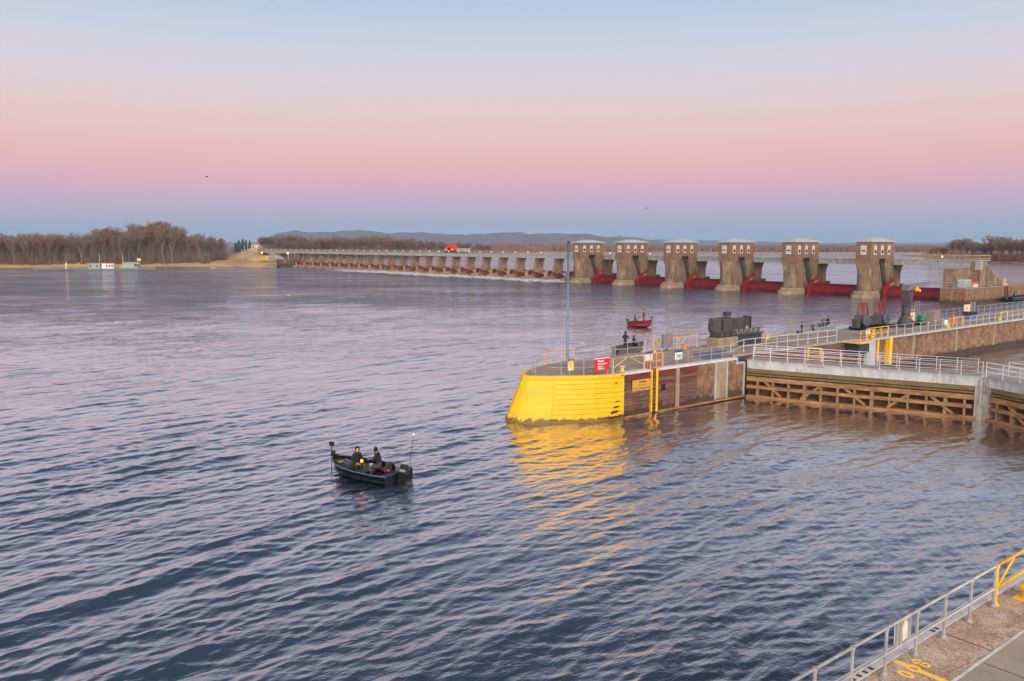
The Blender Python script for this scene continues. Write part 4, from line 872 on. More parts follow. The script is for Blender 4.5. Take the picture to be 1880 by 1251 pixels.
b = MB(); b.add([(59.35, 45.93, 5.05), (59.75, 45.86, 5.05), (59.75, 45.86, 6.15), (59.35, 45.93, 6.15)], [(0, 1, 2, 3)]); b.build('door_gap', black, m)
b = MB(); b.box(62.4, 67.3, 46.5, 48.2, 5.05, 6.0); b.box(62.4, 67.4, 46.45, 48.2, 6.0, 6.06)
for k in range(7): b.box(62.9 + k * .75, 62.97 + k * .75, 46.44, 46.5, 5.05, 6.0)
b.build('cabinet', dark_st, m)
b = MB(); b.box(62.4, 70.7, 45.9, 46.6, 5.0, 5.06); b.box(62.4, 70.7, 45.85, 46.2, 4.62, 4.69)
for k in range(6): b.box(62.8 + k * 1.3, 63.2 + k * 1.3, 46.0, 46.3, 4.69, 5.0)
b.build('walkway', M('olive steel', (104, 104, 92), (84, 84, 76), 2, .7), m)
b = MB(); b.lathe([(.2, 0), (.52, .05), (.52, .3), (.3, .36)], (66.6, 46.25, 5.55), 18, 'y'); b.box(67.3, 67.5, 46.2, 48.1, 5.0, 6.2); b.build('wheel', dark_st2, m)
b = MB(); b.ell((66.2, 46.1, 5.15), (.42, .3, .18), 12, 6); b.build('motor', pale_conc, m)
b = MB(); b.box(61.6, 62.9, 47.0, 47.9, 6.35, 6.75); b.tube([(61.8, 47.2, 6.2), (61.8, 47.2, 6.4)], .05); b.tube([(62.6, 47.2, 6.05), (62.6, 47.2, 6.4)], .05); b.box(61.0, 62.5, 46.9, 47.6, 6.22, 6.28); b.build('vent_box', dark_st2, m)
b = MB(); b.box(63.3, 63.75, 46.42, 46.44, 5.75, 5.98); b.build('warning_plate', plank_red, m)
for q_ in m.children:
    for v_ in q_.data.vertices:
        wu, wv = v_.co.x + 62, v_.co.y + 47
        v_.co.x = 60.6 + (wu - 58.0) * .583 - 62; v_.co.y = 48.6 - (48.6 - wv) * .46 - 47
# twin drum winch with red lattice frames
wch = thing('drum_winch', 'dark twin drum winch with red lattice posts on the lock wall', 'winch', (91.5, 48.2, W))
b = MB(); b.box(88.2, 95.0, 47.0, 48.9, W, W + .35); b.build('base', black, wch)
for x in (89.2, 93.6):
    b = MB(); b.lathe([(.3, 0), (.62, .02), (.70, .1), (.70, .3), (.55, .36), (.55, 1.1), (.70, 1.16), (.70, 1.34), (.3, 1.4)], (x, 47.2, W + 1.05), 20, 'y')
    b.build('drum', bpy.data.materials.get('slate steel') or M('slate steel', (82, 88, 100), (64, 70, 82), 2, .5), wch)
b = MB(); b.box(90.0, 92.6, 47.4, 48.6, W + .5, W + 1.3); b.box(90.2, 92.4, 47.3, 48.7, W + 1.3, W + 1.36); b.build('gearbox', dark_st, wch); b = MB(); b.box(87.6, 88.4, 47.6, 48.2, W + .3, W + 1.3); b.build('motor', dark_st, wch)
for x0 in (89.6, 93.3):
    b = MB()
    for dx in (-.75, .75):
        b.tube([(x0 + dx, 47.8, W + 1.2), (x0 + dx * .35, 47.8, W + 3.0)], .085, 5); b.tube([(x0 + dx, 48.4, W + 1.2), (x0 + dx * .35, 48.4, W + 3.0)], .07, 5)
        for k in range(5): z = W + 1.3 + k * .34; f_ = 1 - .65 * (k * .34 + .1) / 1.8; b.tube([(x0 + dx * f_, 47.8, z), (x0 + dx * f_ * .92, 48.4, z + .3)], .025, 4)
    b.tube([(x0 - .3, 47.8, W + 3.0), (x0 + .3, 47.8, W + 3.0)], .05, 5); b.tube([(x0 - .5, 47.8, W + 2.3), (x0 + .5, 47.8, W + 2.3)], .04, 5)
    b.build('lattice_post', red_gate2, wch)
wch.location.x -= 1.9
# dark pedestal crane with grey boom and yellow hook block
cr = thing('pedestal_crane', 'dark steel pedestal crane with a flat boom and yellow hook block', 'crane', (94.8, 46.4, W))
b = MB(); b.lathe([(.95, 0), (.95, .55)], (94.8, 46.4, W), 8); b.build('skirt', dark_st2, cr)
b = MB(); b.lathe([(.9, 0), (.42, .95), (.42, 1.05)], (94.8, 46.4, W + .55), 12); b.lathe([(.48, 0), (.48, 1.0)], (94.8, 46.4, W + 1.5), 16); b.build('pedestal', dark_st, cr)
b = MB(); b.box(94.2, 95.5, 45.9, 46.9, W + 2.5, W + 2.6); b.box(94.35, 94.5, 46.0, 46.8, W + 2.6, W + 4.3); b.box(94.75, 95.35, 46.0, 46.8, W + 2.6, W + 4.4); b.box(95.3, 95.6, 46.1, 46.6, W + 2.9, W + 3.5); b.box(94.3, 95.4, 45.95, 46.85, W + 3.5, W + 4.0); b.build('turret', dark_st, cr)
b = MB(); b.box(94.3, 95.5, 46.0, 46.8, W + 4.3, W + 4.95); b.slab_y([(95.4, W + 4.3), (95.5, W + 4.95), (99.6, W + 5.1), (99.6, W + 4.75)], 46.15, 46.65); b.build('boom', M('grey boom steel', (116, 114, 114), (98, 96, 98), 2, .6), cr)
b = MB(); b.box(96.0, 96.5, 45.9, 46.1, W + 4.2, W + 4.5); b.tube([(96.5, 46.0, W + 4.35), (97.0, 46.0, W + 4.3)], .12, 8); b.ell((96.2, 45.95, W + 4.6), (.12, .1, .15), 8, 6); b.ell((96.9, 45.95, W + 4.2), (.16, .12, .18), 8, 6); b.build('hook_block', yel_rail, cr)
b = MB(); b.tube([(94.2, 45.7, W + 1.2), (95.3, 45.5, W + .7)], .04, 6); b.box(95.0, 95.25, 45.85, 45.92, W + 1.9, W + 2.05); b.build('cable', cream_rail, cr); cr.location.x -= .5
o = thing('equipment_skid', 'pale trailer like skid with an ochre panel beside the pedestal crane', 'equipment', (97.2, 46.6, W))
b = MB(); b.box(95.9, 98.2, 46.2, 47.2, W + .35, W + .5); b.box(96.1, 96.3, 46.3, 47.1, W, W + .35); b.box(97.7, 97.9, 46.3, 47.1, W, W + .35); b.build('frame', black, o)
b = MB(); b.box(95.9, 97.2, 46.9, 46.95, W + .9, W + 1.35); b.build('ochre_panel', M('ochre panel', (216, 170, 70), (200, 150, 60), 2, .6), o); b = MB(); b.box(95.8, 97.6, 46.96, 47.0, W + .5, W + 1.5); b.build('back_panel', white, o)
o = thing('barrel', 'green plastic barrel on the far lock wall', 'barrel', (98.7, 46.6, W)); b = MB(); b.lathe([(.50, 0), (.54, .3), (.52, .33), (.54, .36), (.54, .75), (.52, .78), (.54, .81), (.5, 1.15), (.42, 1.18)], (98.7, 46.6, W), 20); b.build('body', M('green plastic', (34, 118, 78), (28, 104, 68), 2, .4), o, smooth=True); b = MB(); b.lathe([(.52, 0), (.52, .06)], (98.7, 46.6, W + 1.15), 20); b.build('lid', M('pale green lid', (70, 150, 110), (60, 136, 98), 2, .4), o)
o = thing('traffic_cone', 'orange traffic cone on the far lock wall', 'cone', (102.5, 44.6, W)); org = M('orange cone plastic', (246, 90, 20), (236, 80, 16), 3, .5); b = MB(); b.lathe([(.3, 0), (.25, .1), (.09, 1.1), (.05, 1.12)], (102.5, 44.6, W + .05), 16); b.build('cone', org, o, smooth=True); b = MB(); b.box(102.1, 102.9, 44.2, 45.0, W, W + .05); b.build('foot', org, o)
o = thing('site_cabinet', 'grey brown metal cabinet with a slanting side behind the traffic cone', 'cabinet', (104.2, 47.6, W)); b = MB(); b.slab_y([(103.4, W + .2), (104.9, W + .2), (105.1, W + 1.5), (103.5, W + 1.4)], 47.4, 48.2); b.build('case', M('brown grey paint', (140, 126, 116), (120, 108, 100), 2, .6), o); b = MB(); b.tube([(104, 47.8, W), (104, 47.8, W + .25)], .06); b.build('leg', dark_st2, o)
o = thing('site_box', 'low blue box with dark goods on it near the far right railing', 'box', (112.5, 46.5, W)); b = MB(); b.box(111.3, 113.0, 46.2, 47.0, W, W + .5); b.build('box', M('blue box', (80, 120, 180), (70, 108, 164), 2, .6), o); b = MB(); b.box(110.3, 110.9, 46.3, 46.9, W + .5, W + 1.0); b.box(111.4, 112.2, 46.3, 46.9, W + .5, W + .9); b.box(112.5, 113.3, 46.3, 46.9, W + .5, W + .85); b.build('goods', M('dark plum cloth', (70, 30, 50), (40, 30, 60), 1, .8), o)
o = thing('notice_board', 'cream notice board with green posts at the far right river side', 'sign', (117.5, 49.0, W)); b = MB(); b.box(115.6, 117.4, 49.0, 49.05, W + .5, W + 1.5); b.build('board', M('cream board', (224, 204, 176), (208, 188, 160), 2, .7), o); b = MB(); b.box(117.6, 117.85, 48.95, 49.1, W, W + 1.8); b.box(118.6, 118.85, 48.95, 49.1, W, W + 1.8); b.build('post', M('grey green paint', (130, 142, 128), (116, 128, 114), 2, .6), o); b = MB(); b.lathe([(.16, 0), (.16, .03)], (116.4, 48.98, W + 1.0), 12, 'y'); b.build('emblem', plank_red, o)
o = thing('metal_tripod', 'light metal tripod frame on the far lock wall right of the barrel', 'frame', (100.2, 48.5, W)); b = MB()
for dx in (-.7, 0, .7): b.tube([(100.2 + dx, 48.3, W), (100.2, 48.3, W + 1.9)], .03, 5); b.tube([(101.4 + dx, 48.5, W), (101.4 + dx * .8, 48.5, W + 2.6)], .02, 5)
b.tube([(99.8, 48.3, W + 1.0), (100.6, 48.3, W + 1.0)], .03, 5); b.tube([(100.8, 48.5, W + 2.55), (102, 48.5, W + 2.55)], .02, 5); b.build('legs', galv_far, o)
# ------------------------------------------------------------------ mitre gates
def gate_leaf(hx, hy, mx_, my_, label, flip):
    A = Vector((hx, hy, 0)); Bv = Vector((mx_, my_, 0)); L_ = (Bv - A).length; d = (Bv - A).normalized()
    nrm = Vector((-1, 0, 0)); nrm = (nrm - d * nrm.dot(d)).normalized()          # towards the camera side
    t = thing('lock_gate_leaf', label, 'lock gate', A, 'mitre gate leaves of the lock')
    def Q(s_, o_, z): return A + d * s_ + nrm * o_ + Vector((0, 0, z))
    def bar(mb, s0, s1, o0, o1, z0, z1, z0b=None, z1b=None):
        z0b = z0 if z0b is None else z0b; z1b = z1 if z1b is None else z1b
        vs = [Q(s0, o0, z0), Q(s1, o0, z0b), Q(s1, o1, z0b), Q(s0, o1, z0), Q(s0, o0, z1), Q(s1, o0, z1b), Q(s1, o1, z1b), Q(s0, o1, z1)]
        mb.add(vs, [(0, 3, 2, 1), (4, 5, 6, 7), (0, 1, 5, 4), (1, 2, 6, 5), (2, 3, 7, 6), (3, 0, 4, 7)])
    b = MB(); bar(b, 0, L_ - .15, -.95, -.85, -1.5, 2.5); b.build('skin_plate', skin_pl, t)
    b = MB(); bar(b, 0.1, L_ - .1, -.84, .0, 2.50, 3.22); n = 13
    for k in range(n + 1):
        s_ = .3 + (L_ - .8) * k / n; bar(b, s_ - .05, s_ + .05, 0, .045, 2.52, 3.2)
    bar(b, .1, L_ - .1, -.84, .06, 3.16, 3.24); b.build('box_beam', white_st, t)
    b = MB(); bar(b, 0.1, L_ - .1, -1.75, .10, 3.245, 3.29); b.build('walkway', M('grey walkway grating', (158, 152, 148), (138, 132, 130), 3, .8), t)
    b = MB(); bar(b, .1, L_ - .5, -.3, -.02, 2.14, 2.48); bar(b, .1, L_ - .6, -.25, .03, 1.93, 2.07); b.build('upper_board', timber_g, t)
    b = MB(); bar(b, .1, L_ - .6, -.2, .12, 1.45, 1.83); bar(b, .1, L_ - .7, -.2, .12, .80, 1.07); b.build('timber_waler', timber, t)
    b = MB(); bar(b, .1, L_ - .4, -.7, .14, -.1, .2); b.build('waterline_timber', timber, t)
    vp = M('pale weathered timber', (160, 128, 98), (126, 98, 74), 2, .9, stain=[((112, 84, 60), .54, .7, 3, (1, 1, 1), .6)]) if not flip else bpy.data.materials['pale weathered timber']
    for k in range(n):
        b = MB(); s_ = 1.0 + (L_ - 2.2) * k / (n - 1); w_ = .26 if k % 4 == 3 else .16
        bar(b, s_ - w_ / 2, s_ + w_ / 2, -.75, .02, .2, .80 - .004); bar(b, s_ - w_ / 2, s_ + w_ / 2, -.75, .02, 1.07, 1.45)
        bar(b, s_ - .07, s_ + .07, -.75, -.28, .8, 2.5)
        b.build('vertical_post', vp, t)
    b = MB()
    k0 = [(2.3, 4.0, 1), (4.9, 6.5, -1), (8.2, 9.9, 1), (11.4, 13.0, -1), (14.0, 15.6, 1)] if not flip else [(2.3, 4.0, -1), (4.9, 6.5, 1), (8.2, 9.9, -1), (11.4, 13.0, 1), (14.0, 15.6, -1)]
    k0 = [(1.6, 3.0, 1), (4.6, 6.2, -1), (8.0, 9.6, 1), (11.2, 12.8, -1), (14.2, 15.8, 1)] if not flip else k0
    for s0, s1, sg_ in k0:
        if sg_ > 0: b.beam(Q(s0, -.02, 1.5), Q(s1, .0, .25), .2, .16, up=tuple(nrm))
        else: b.beam(Q(s0, -.02, .25), Q(s1, .0, 1.5), .2, .16, up=tuple(nrm))
    b.build('diagonal_brace', timber, t)
    b = MB()
    bar(b, L_ - .38, L_ + .0, -.9, .15, -.3, 2.5); bar(b, L_ - .58, L_ - .38, -.6, .08, -.1, 2.5); bar(b, L_ - .25, L_ + .05, .15, .28, 1.1, 3.1)
    b.build('mitre_post', M('rusty white steel', (164, 160, 154), (136, 130, 122), 1.5, .6, stain=[((126, 96, 74), .54, .68, 2.2, (1, 1, .6), .8)]), t)
    # lettering on the beam
    if not flip:
        for k in range(2): text_mesh('KEEP CLEAR OF GATE' if k == 0 else '', .13, txt_k, t, Q(5.1, .065, 3.02), d)
    return t, Q, L_
HG, MG = (58.15, 42.15), (64.45, 25.55)
g1, Q1, L1 = gate_leaf(*HG, *MG, 'left lock gate leaf joined to the long lock wall, white steel beam over brown timber', False)
g2, Q2, L2 = gate_leaf(58.15, 8.95, *MG, 'right lock gate leaf cut off by the photo edge, white beam over brown timber', True)
for q in range(1): pass
railing('handrail', 'front white handrail on the left gate leaf walkway', [tuple(Q1(.6, .05, 3.27)), tuple(Q1(L1 - .15, .05, 3.27))], rail_w, 1.42, 1.08, (.38, .72), .030)
railing('handrail', 'rear white handrail on the left gate leaf walkway', [tuple(Q1(.2, -1.7, 3.27)), tuple(Q1(L1 - .5, -1.7, 3.27))], rail_w, 1.42, 1.08, (.38, .72), .030)
railing('handrail', 'front white handrail on the right gate leaf walkway', [tuple(Q2(L2 - .15, .05, 3.27)), tuple(Q2(.6, .05, 3.27))], rail_w, 1.42, 1.08, (.38, .72), .030)
railing('handrail', 'rear white handrail on the right gate leaf walkway', [tuple(Q2(L2 - .5, -1.7, 3.27)), tuple(Q2(.2, -1.7, 3.27))], rail_w, 1.42, 1.08, (.38, .72), .030)
yf = thing('life_ring_bracket', 'yellow square steel frame on the gate leaf handrail', 'frame', Q1(5.2, -1.7, 3.27))
b = MB(); a0 = Q1(4.7, -1.78, 3.3); a1 = Q1(5.75, -1.78, 3.3)
for s_ in (a0, a1): b.beam(s_, s_ + Vector((0, 0, 1.12)), .09, .09, up=(1, 0, 0)); b.beam(s_ + (a1 - a0) * (.06 if s_ is a0 else -.06) + Vector((0, 0, .3)), s_ + (a1 - a0) * (.06 if s_ is a0 else -.06) + Vector((0, 0, 1.1)), .05, .09, up=(1, 0, 0))
for z in (.3, 1.08): b.beam(a0 + Vector((0, 0, z)), a1 + Vector((0, 0, z)), .08, .08)
b.build('frame', yel_rail, yf)
# ------------------------------------------------------------------ people: one skinned body, materials by body region
SKIN = M('skin', (206, 150, 122), None, 4, .6); _mats = {}
def cloth(rgb):
    if rgb not in _mats: _mats[rgb] = M('cloth %d %d %d' % rgb, rgb, tuple(int(c * .72) for c in rgb), 6, .9)
    return _mats[rgb]
def person(loc, rotz, pose, jacket, trousers, label, hood=None, cap=None, scale=1.0, lean=0.0, turn=0.0, group=None):
    J = {}; E = []; R = {}; T = {}
    def j(n, p, r, reg, par=None):
        J[n] = Vector(p); R[n] = r; T[n] = reg
        if par: E.append((par, n))
    hz = .95 if pose == 'stand' else .50
    def up(x, y, z): return (x + lean * z, y, hz + z)
    j('pelvis', (0, 0, hz), .15, 't'); j('spine', up(0, 0, .24), .145, 'j', 'pelvis'); j('chest', up(.01, 0, .45), .165, 'j', 'spine')
    j('neck', up(.01, 0, .58), .065, 'j', 'chest'); j('head0', up(.03, 0, .67), .085, 's', 'neck'); j('head1', up(.045, 0, .77), .098, 's', 'head0'); j('head2', up(.03, 0, .85), .06, 'h', 'head1')
    j('nose', up(.14, 0, .74), .014, 's', 'head1')
    for s, n in ((1, 'l'), (-1, 'r')):
        j('sh' + n, up(0, .18 * s, .50), .085, 'j', 'chest')
        if pose == 'stand': el = up(.05, .27 * s, .24); wr = up(.28, .20 * s, .22)
        elif pose == 'sit': el = up(.06, .27 * s, .22); wr = up(.28, .12 * s, .12)
        else: el = up(.16, .24 * s, .26); wr = up(.40, .16 * s, .28)
        j('el' + n, el, .062, 'j', 'sh' + n); j('wr' + n, wr, .046, 'j', 'el' + n)
        d = (Vector(wr) - Vector(el)).normalized(); side = Vector((0, -s, 0))
        pm = Vector(wr) + d * .055; j('palm' + n, pm, .032, 'k', 'wr' + n)
        for k, (off, ln) in enumerate(((-.026, .052), (-.009, .062), (.009, .058), (.025, .046))):
            a = pm + d * .035 + side * off * -1; c = a + d * ln * .6 + Vector((0, 0, -ln * .35)); e = c + Vector((0, 0, -ln * .55)) - d * .008
            j('f%s%d' % (n, k), a, .0095, 'k', 'palm' + n); j('g%s%d' % (n, k), c, .009, 'k', 'f%s%d' % (n, k)); j('h%s%d' % (n, k), e, .008, 'k', 'g%s%d' % (n, k))
        th_ = pm + side * .032; j('t0' + n, th_, .011, 'k', 'palm' + n); j('t1' + n, th_ + side * .012 + d * .03 + Vector((0, 0, -.012)), .009, 'k', 't0' + n)
        j('hip' + n, (0, .095 * s, hz - .05), .105, 't', 'pelvis')
        if pose == 'stand': kn, an = (.03, .11 * s, .5), (-.02, .12 * s, .10)
        else: kn, an = (.42, .13 * s, .48), (.40, .14 * s, .10)
        j('kn' + n, kn, .078, 't', 'hip' + n); j('an' + n, an, .055, 't', 'kn' + n)
        j('toe' + n, (an[0] + .17, an[1] + .02 * s, .045), .042, 'b', 'an' + n)
    names_ = list(J); me = bpy.data.meshes.new('tmp'); me.from_pydata([J[n] for n in names_], [(names_.index(a), names_.index(c)) for a, c in E], [])
    ob = bpy.data.objects.new('tmp', me); COL.objects.link(ob)
    sk = ob.modifiers.new('skin', 'SKIN'); sk.use_smooth_shade = True
    for i, n in enumerate(names_): me.skin_vertices[0].data[i].radius = (R[n], R[n]); me.skin_vertices[0].data[i].use_root = (n == 'pelvis')
    ss = ob.modifiers.new('sub', 'SUBSURF'); ss.levels = 1; ss.render_levels = 1
    dg = bpy.context.evaluated_depsgraph_get(); out = bpy.data.meshes.new_from_object(ob.evaluated_get(dg)); bpy.data.objects.remove(ob)
    mats = [cloth(jacket), cloth(trousers), SKIN, black, cloth(cap or hood or (60, 44, 34))]
    out.materials.clear()
    for m_ in mats: out.materials.append(m_)
    pts = np.array([J[n] for n in names_]); reg = {'j': 0, 't': 1, 's': 2, 'b': 3, 'h': 4, 'k': 2}
    for f in out.polygons:
        c = np.array(f.center); k = int(np.argmin(((pts - c) ** 2).sum(1) - np.array([R[n] ** 2 for n in names_]))); f.material_index = reg[T[names_[k]]]; f.use_smooth = True
    root = thing('person', label, 'person', loc, group); root.rotation_euler = (0, 0, rotz); root.scale = (scale,) * 3
    o = bpy.data.objects.new('body', out); COL.objects.link(o); o.parent = root
    hd = J['head1']
    def part(mb, name, mat, smooth=True):
        me2 = bpy.data.meshes.new(name); me2.from_pydata(mb.v, [], mb.f); me2.materials.append(mat); me2.polygons.foreach_set('use_smooth', [smooth] * len(mb.f)); q = bpy.data.objects.new(name, me2); COL.objects.link(q); q.parent = root
    if hood:
        b = MB(); vs = []; n, m_ = 14, 9
        for i in range(m_ + 1):
            th = PI * .97 * i / m_ + .02
            for k in range(n):
                a = 2 * PI * k / n; r_ = Vector((-.005 - .135 * math.cos(th) , .125 * math.sin(th) * math.cos(a), .15 * math.sin(th) * math.sin(a)))
                if i > m_ * .62: continue
                vs.append(hd + r_ + Vector((.0, 0, .01)))
        rows_ = len(vs) // n; fs = [(i * n + k, i * n + (k + 1) % n, (i + 1) * n + (k + 1) % n, (i + 1) * n + k) for i in range(rows_ - 1) for k in range(n)]
        b.add(vs, fs); b.tube([J['neck'] + Vector((-.02, 0, -.03)), J['neck'] + Vector((0, 0, .06))], [.14, .10], 12); part(b, 'hood', cloth(hood))
    elif cap:
        b = MB(); b.ell(hd + Vector((-.01, 0, .055)), (.118, .108, .085), 14, 8); b.box(hd.x + .07, hd.x + .19, hd.y - .07, hd.y + .07, hd.z + .045, hd.z + .06); part(b, 'cap', cloth(cap))
    b = MB()
    for s in (-1, 1): b.ell(hd + Vector((.092, .036 * s, .0)), (.012, .014, .008), 8, 5)
    part(b, 'eyes', black)
    b = MB(); b.ell(hd + Vector((.092, 0, -.07)), (.01, .028, .007), 8, 5); part(b, 'mouth', M('lips', (160, 90, 84)) if 'lips' not in bpy.data.materials else bpy.data.materials['lips'])
    return root
# ------------------------------------------------------------------ boats
def boat(name, label, bow, stern, beam=2.1, hull=(30, 38, 46), hull2=None, rim=(120, 126, 128), inner=(62, 74, 80), trim=None, high=.78, motor=True, windscreen=False, light=False, trolling=True, stripe=None, L=None):
    bow = Vector(bow).to_2d(); stern = Vector(stern).to_2d(); d = bow - stern; c = (bow + stern) / 2; L_ = L or d.length
    t = thing(name, label, 'boat', (c.x, c.y, 0)); t.rotation_euler = (0, 0, math.atan2(d.y, d.x)); rot0 = t.rotation_euler.copy()
    off = Vector((c.x, c.y, 0))
    def bd(mb, nm, mat, par=None, **k):
        mb.v = [(v[0] + off.x, v[1] + off.y, v[2]) for v in mb.v]; return mb.build(nm, mat, par or t, **k)
    hl = L_ / 2; hb = beam / 2
    stn = [(-1, .90, .66, -.16, .74), (-.6, 1, .70, -.18, .74), (-.1, 1, .68, -.17, .77), (.3, .93, .56, -.14, .82), (.6, .74, .38, -.06, .90), (.82, .44, .18, .10, .98), (.95, .16, .06, .38, 1.04), (1.0, .02, .01, .72, 1.06)]
    b = MB(); vs = []; m_ = 0
    for x, bg_, bc, zk, zg in stn:
        zg = zg * high / .78; zc = max(zk + .12, .06)
        if x > .8: zc = (zk + zg) / 2
        row = [(0, zk), (bc * hb, zc), ((bc * .35 + bg_ * .65) * hb, (zc * .5 + zg * .5)), (bg_ * hb, zg), (max(bg_ * hb - .09, .0), zg), (max(bg_ * hb - .13, 0), min(.22 + max(0, x) * .25, zg - .04)), (0, min(.22 + max(0, x) * .25, zg - .04))]
        full = row + [(-y, z) for y, z in reversed(row[1:-1])]
        vs += [(x * hl, y, z) for y, z in full]; m_ = len(full)
    fs = []
    for i in range(len(stn) - 1):
        for k in range(m_): fs.append((i * m_ + k, (i + 1) * m_ + k, (i + 1) * m_ + (k + 1) % m_, i * m_ + (k + 1) % m_))
    hm = M(name + ' hull', hull, hull2 or tuple(int(q * .8) for q in hull), 3, .2)
    b.add(vs, fs); b.add([vs[k] for k in (0, 1, 2, 3)] + [vs[k] for k in (m_ - 1, m_ - 2, m_ - 3)][::-1], [(0, 1, 2, 3, 4, 5, 6)]); bd(b, 'hull', hm)
    zt = .74 * high / .78
    b = MB(); b.box(-hl - .03, -hl + .07, -.9 * hb, .9 * hb, .0, zt - .02); bd(b, 'transom', hm)
    for s in (-1, 1):
        b = MB(); b.tube([(x * hl, s * bg_ * hb, zg * high / .78 + .01) for x, bg_, bc, zk, zg in stn], .035, 6); bd(b, 'gunwale', M(name + ' rim', rim, None, 2, .45) if not s > 0 else bpy.data.materials[name + ' rim'])
    for s in (-1, 1):
        if stripe or True:
            b = MB(); sc_ = stripe or tuple(min(255, int(q * 1.9 + 22)) for q in hull)
            b.tube([(x * hl, s * (bc * .55 + bg_ * .45) * hb + s * .012, max((max(zk + .12, .06)) * .62 + zg * high / .78 * .38, .1)) for x, bg_, bc, zk, zg in stn[:6]], .022, 5)
            nmx = name + ' strake'; bd(b, 'strake', bpy.data.materials.get(nmx) or M(nmx, sc_, None, 2, .4))
    im = M(name + ' deck', inner, tuple(int(q * .8) for q in inner), 3, .9)
    b = MB(); b.prism([(hl * .28, -hb * .78), (hl * .6, -hb * .58), (hl * .82, -hb * .3), (hl * .9, 0), (hl * .82, hb * .3), (hl * .6, hb * .58), (hl * .28, hb * .78)], .22, .56); bd(b, 'casting_deck', im)
    b = MB(); b.box(-hl + .08, -hl * .72, -hb * .74, hb * .74, .2, .55); bd(b, 'rear_deck', im)
    for x, y in ((-.12, .38), (-.46, -.34)):
        b = MB(); b.box(x * hl - .22, x * hl + .2, y * hb - .22, y * hb + .22, .50, .58); b.box(x * hl - .26, x * hl - .18, y * hb - .22, y * hb + .22, .58, .95); b.tube([(x * hl, y * hb, .2), (x * hl, y * hb, .5)], .05, 8); bd(b, 'seat', cloth((70, 74, 80)))
    b = MB(); b.box(-hl * .05, hl * .1, -hb * .78, -hb * .25, .2, .92); bd(b, 'console', hm)
    if windscreen:
        for s in (-1, 1): b = MB(); b.add([(hl * .1, s * hb * .2, .9), (hl * .1, s * hb * .85, .9), (hl * .02, s * hb * .8, 1.25), (hl * .02, s * hb * .25, 1.25)], [(0, 1, 2, 3)]); b.add([(hl * .1 + .02, s * hb * .2, .9), (hl * .1 + .02, s * hb * .85, .9), (hl * .02 + .02, s * hb * .8, 1.25), (hl * .02 + .02, s * hb * .25, 1.25)], [(3, 2, 1, 0)]); bd(b, 'windscreen', glass)
    if motor:
        mo = MB(); mo.prism([(-hl - .62, -.17), (-hl - .12, -.2), (-hl - .05, 0), (-hl - .12, .2), (-hl - .62, .17), (-hl - .7, 0)], .62, 1.12, top=[(-hl - .55, -.12), (-hl - .2, -.15), (-hl - .12, 0), (-hl - .2, .15), (-hl - .55, .12), (-hl - .62, 0)])
        mo.box(-hl - .42, -hl - .18, -.07, .07, -.4, .64); mo.box(-hl - .2, -hl + .02, -.12, .12, .3, .72); mo.box(-hl - .6, -hl - .15, -.13, .13, -.22, -.18)
        m1 = bd(mo, 'outboard_motor', black, bevel=.02)
        b = MB(); b.box(-hl - .58, -hl - .2, -.21, -.185, .78, .92); b.box(-hl - .58, -hl - .2, .185, .21, .78, .92); bd(b, 'motor_band', cloth((150, 160, 172)), m1)
    if trolling:
        b = MB(); b.tube([(hl + .05, .12, -.35), (hl + .02, .1, 1.55)], .025, 6); b.box(hl - .12, hl + .14, .02, .18, 1.5, 1.72); b.tube([(hl - .5, .1, 1.05), (hl + .1, .12, .95)], .05, 6); b.ell((hl - .1, .1, 1.12), (.16, .12, .12), 8, 6); bd(b, 'trolling_motor', black)
    if light:
        b = MB(); b.tube([(-hl + .1, -hb * .8, .7), (-hl - .22, -hb * .8, 2.55)], .014, 5); p_ = bd(b, 'stern_light_pole', black)
        b = MB(); b.ell((-hl - .23, -hb * .8, 2.6), (.035, .035, .04), 10, 8); bd(b, 'stern_light', emit('stern light', (255, 170, 130), 5), p_)
    b = MB(); b.box(hl * .45, hl * .45 + .35, -.2, .15, .57, .72); bd(b, 'tackle_box', cloth((96, 100, 104)))
    def W_(x, y, z): r = Matrix.Rotation(rot0.z, 3, 'Z') @ Vector((x, y, 0)); return (c.x + r.x, c.y + r.y, z)
    return t, W_, rot0.z, hl
bw = at(612, 838, .85); stn_ = at(733, 874, .45)
t, W1, r1, hl1 = boat('fishing_boat', 'dark navy open fishing boat with two seated people on the open water in front', bw, stn_, beam=2.5, hull=(14, 22, 32), rim=(86, 98, 106), inner=(52, 64, 70), light=True, trolling=True, stripe=(70, 86, 98), high=.66)
b = MB()
person(W1(.45, .25, .22), r1 + PI * .86, 'sit', (26, 34, 46), (44, 48, 46), 'person in dark hooded jacket seated facing the camera in the near boat', hood=(32, 28, 34), scale=1.12, lean=.2)
person(W1(-1.0, -.12, .22), r1 + .25, 'reach', (18, 26, 44), (78, 74, 70), 'person with black hood seated with back to the motor in the near boat', hood=(14, 14, 18), scale=1.14, lean=.28)
ora = emit('glowing orange lantern', (255, 120, 20), 5.0)
def small(name, label, cat, loc, build): o = thing(name, label, cat, loc); build(o, Vector(loc)); return o
def lantern(o, p):
    b = MB(); b.lathe([(.10, 0), (.11, .04), (.08, .06)], p, 10); b.lathe([(.09, .25), (.04, .31)], p, 10); b.tube([p + Vector((.1, 0, .05)), p + Vector((.1, 0, .27))], .01, 4); b.tube([p + Vector((-.1, 0, .05)), p + Vector((-.1, 0, .27))], .01, 4); b.build('frame', black, o)
    b = MB(); b.ell(p + Vector((0, 0, .15)), (.08, .08, .10), 10, 8); b.build('glow_globe', ora, o)
small('lantern', 'glowing orange lantern between the two people in the near boat', 'lantern', W1(-.25, .55, .95), lantern)
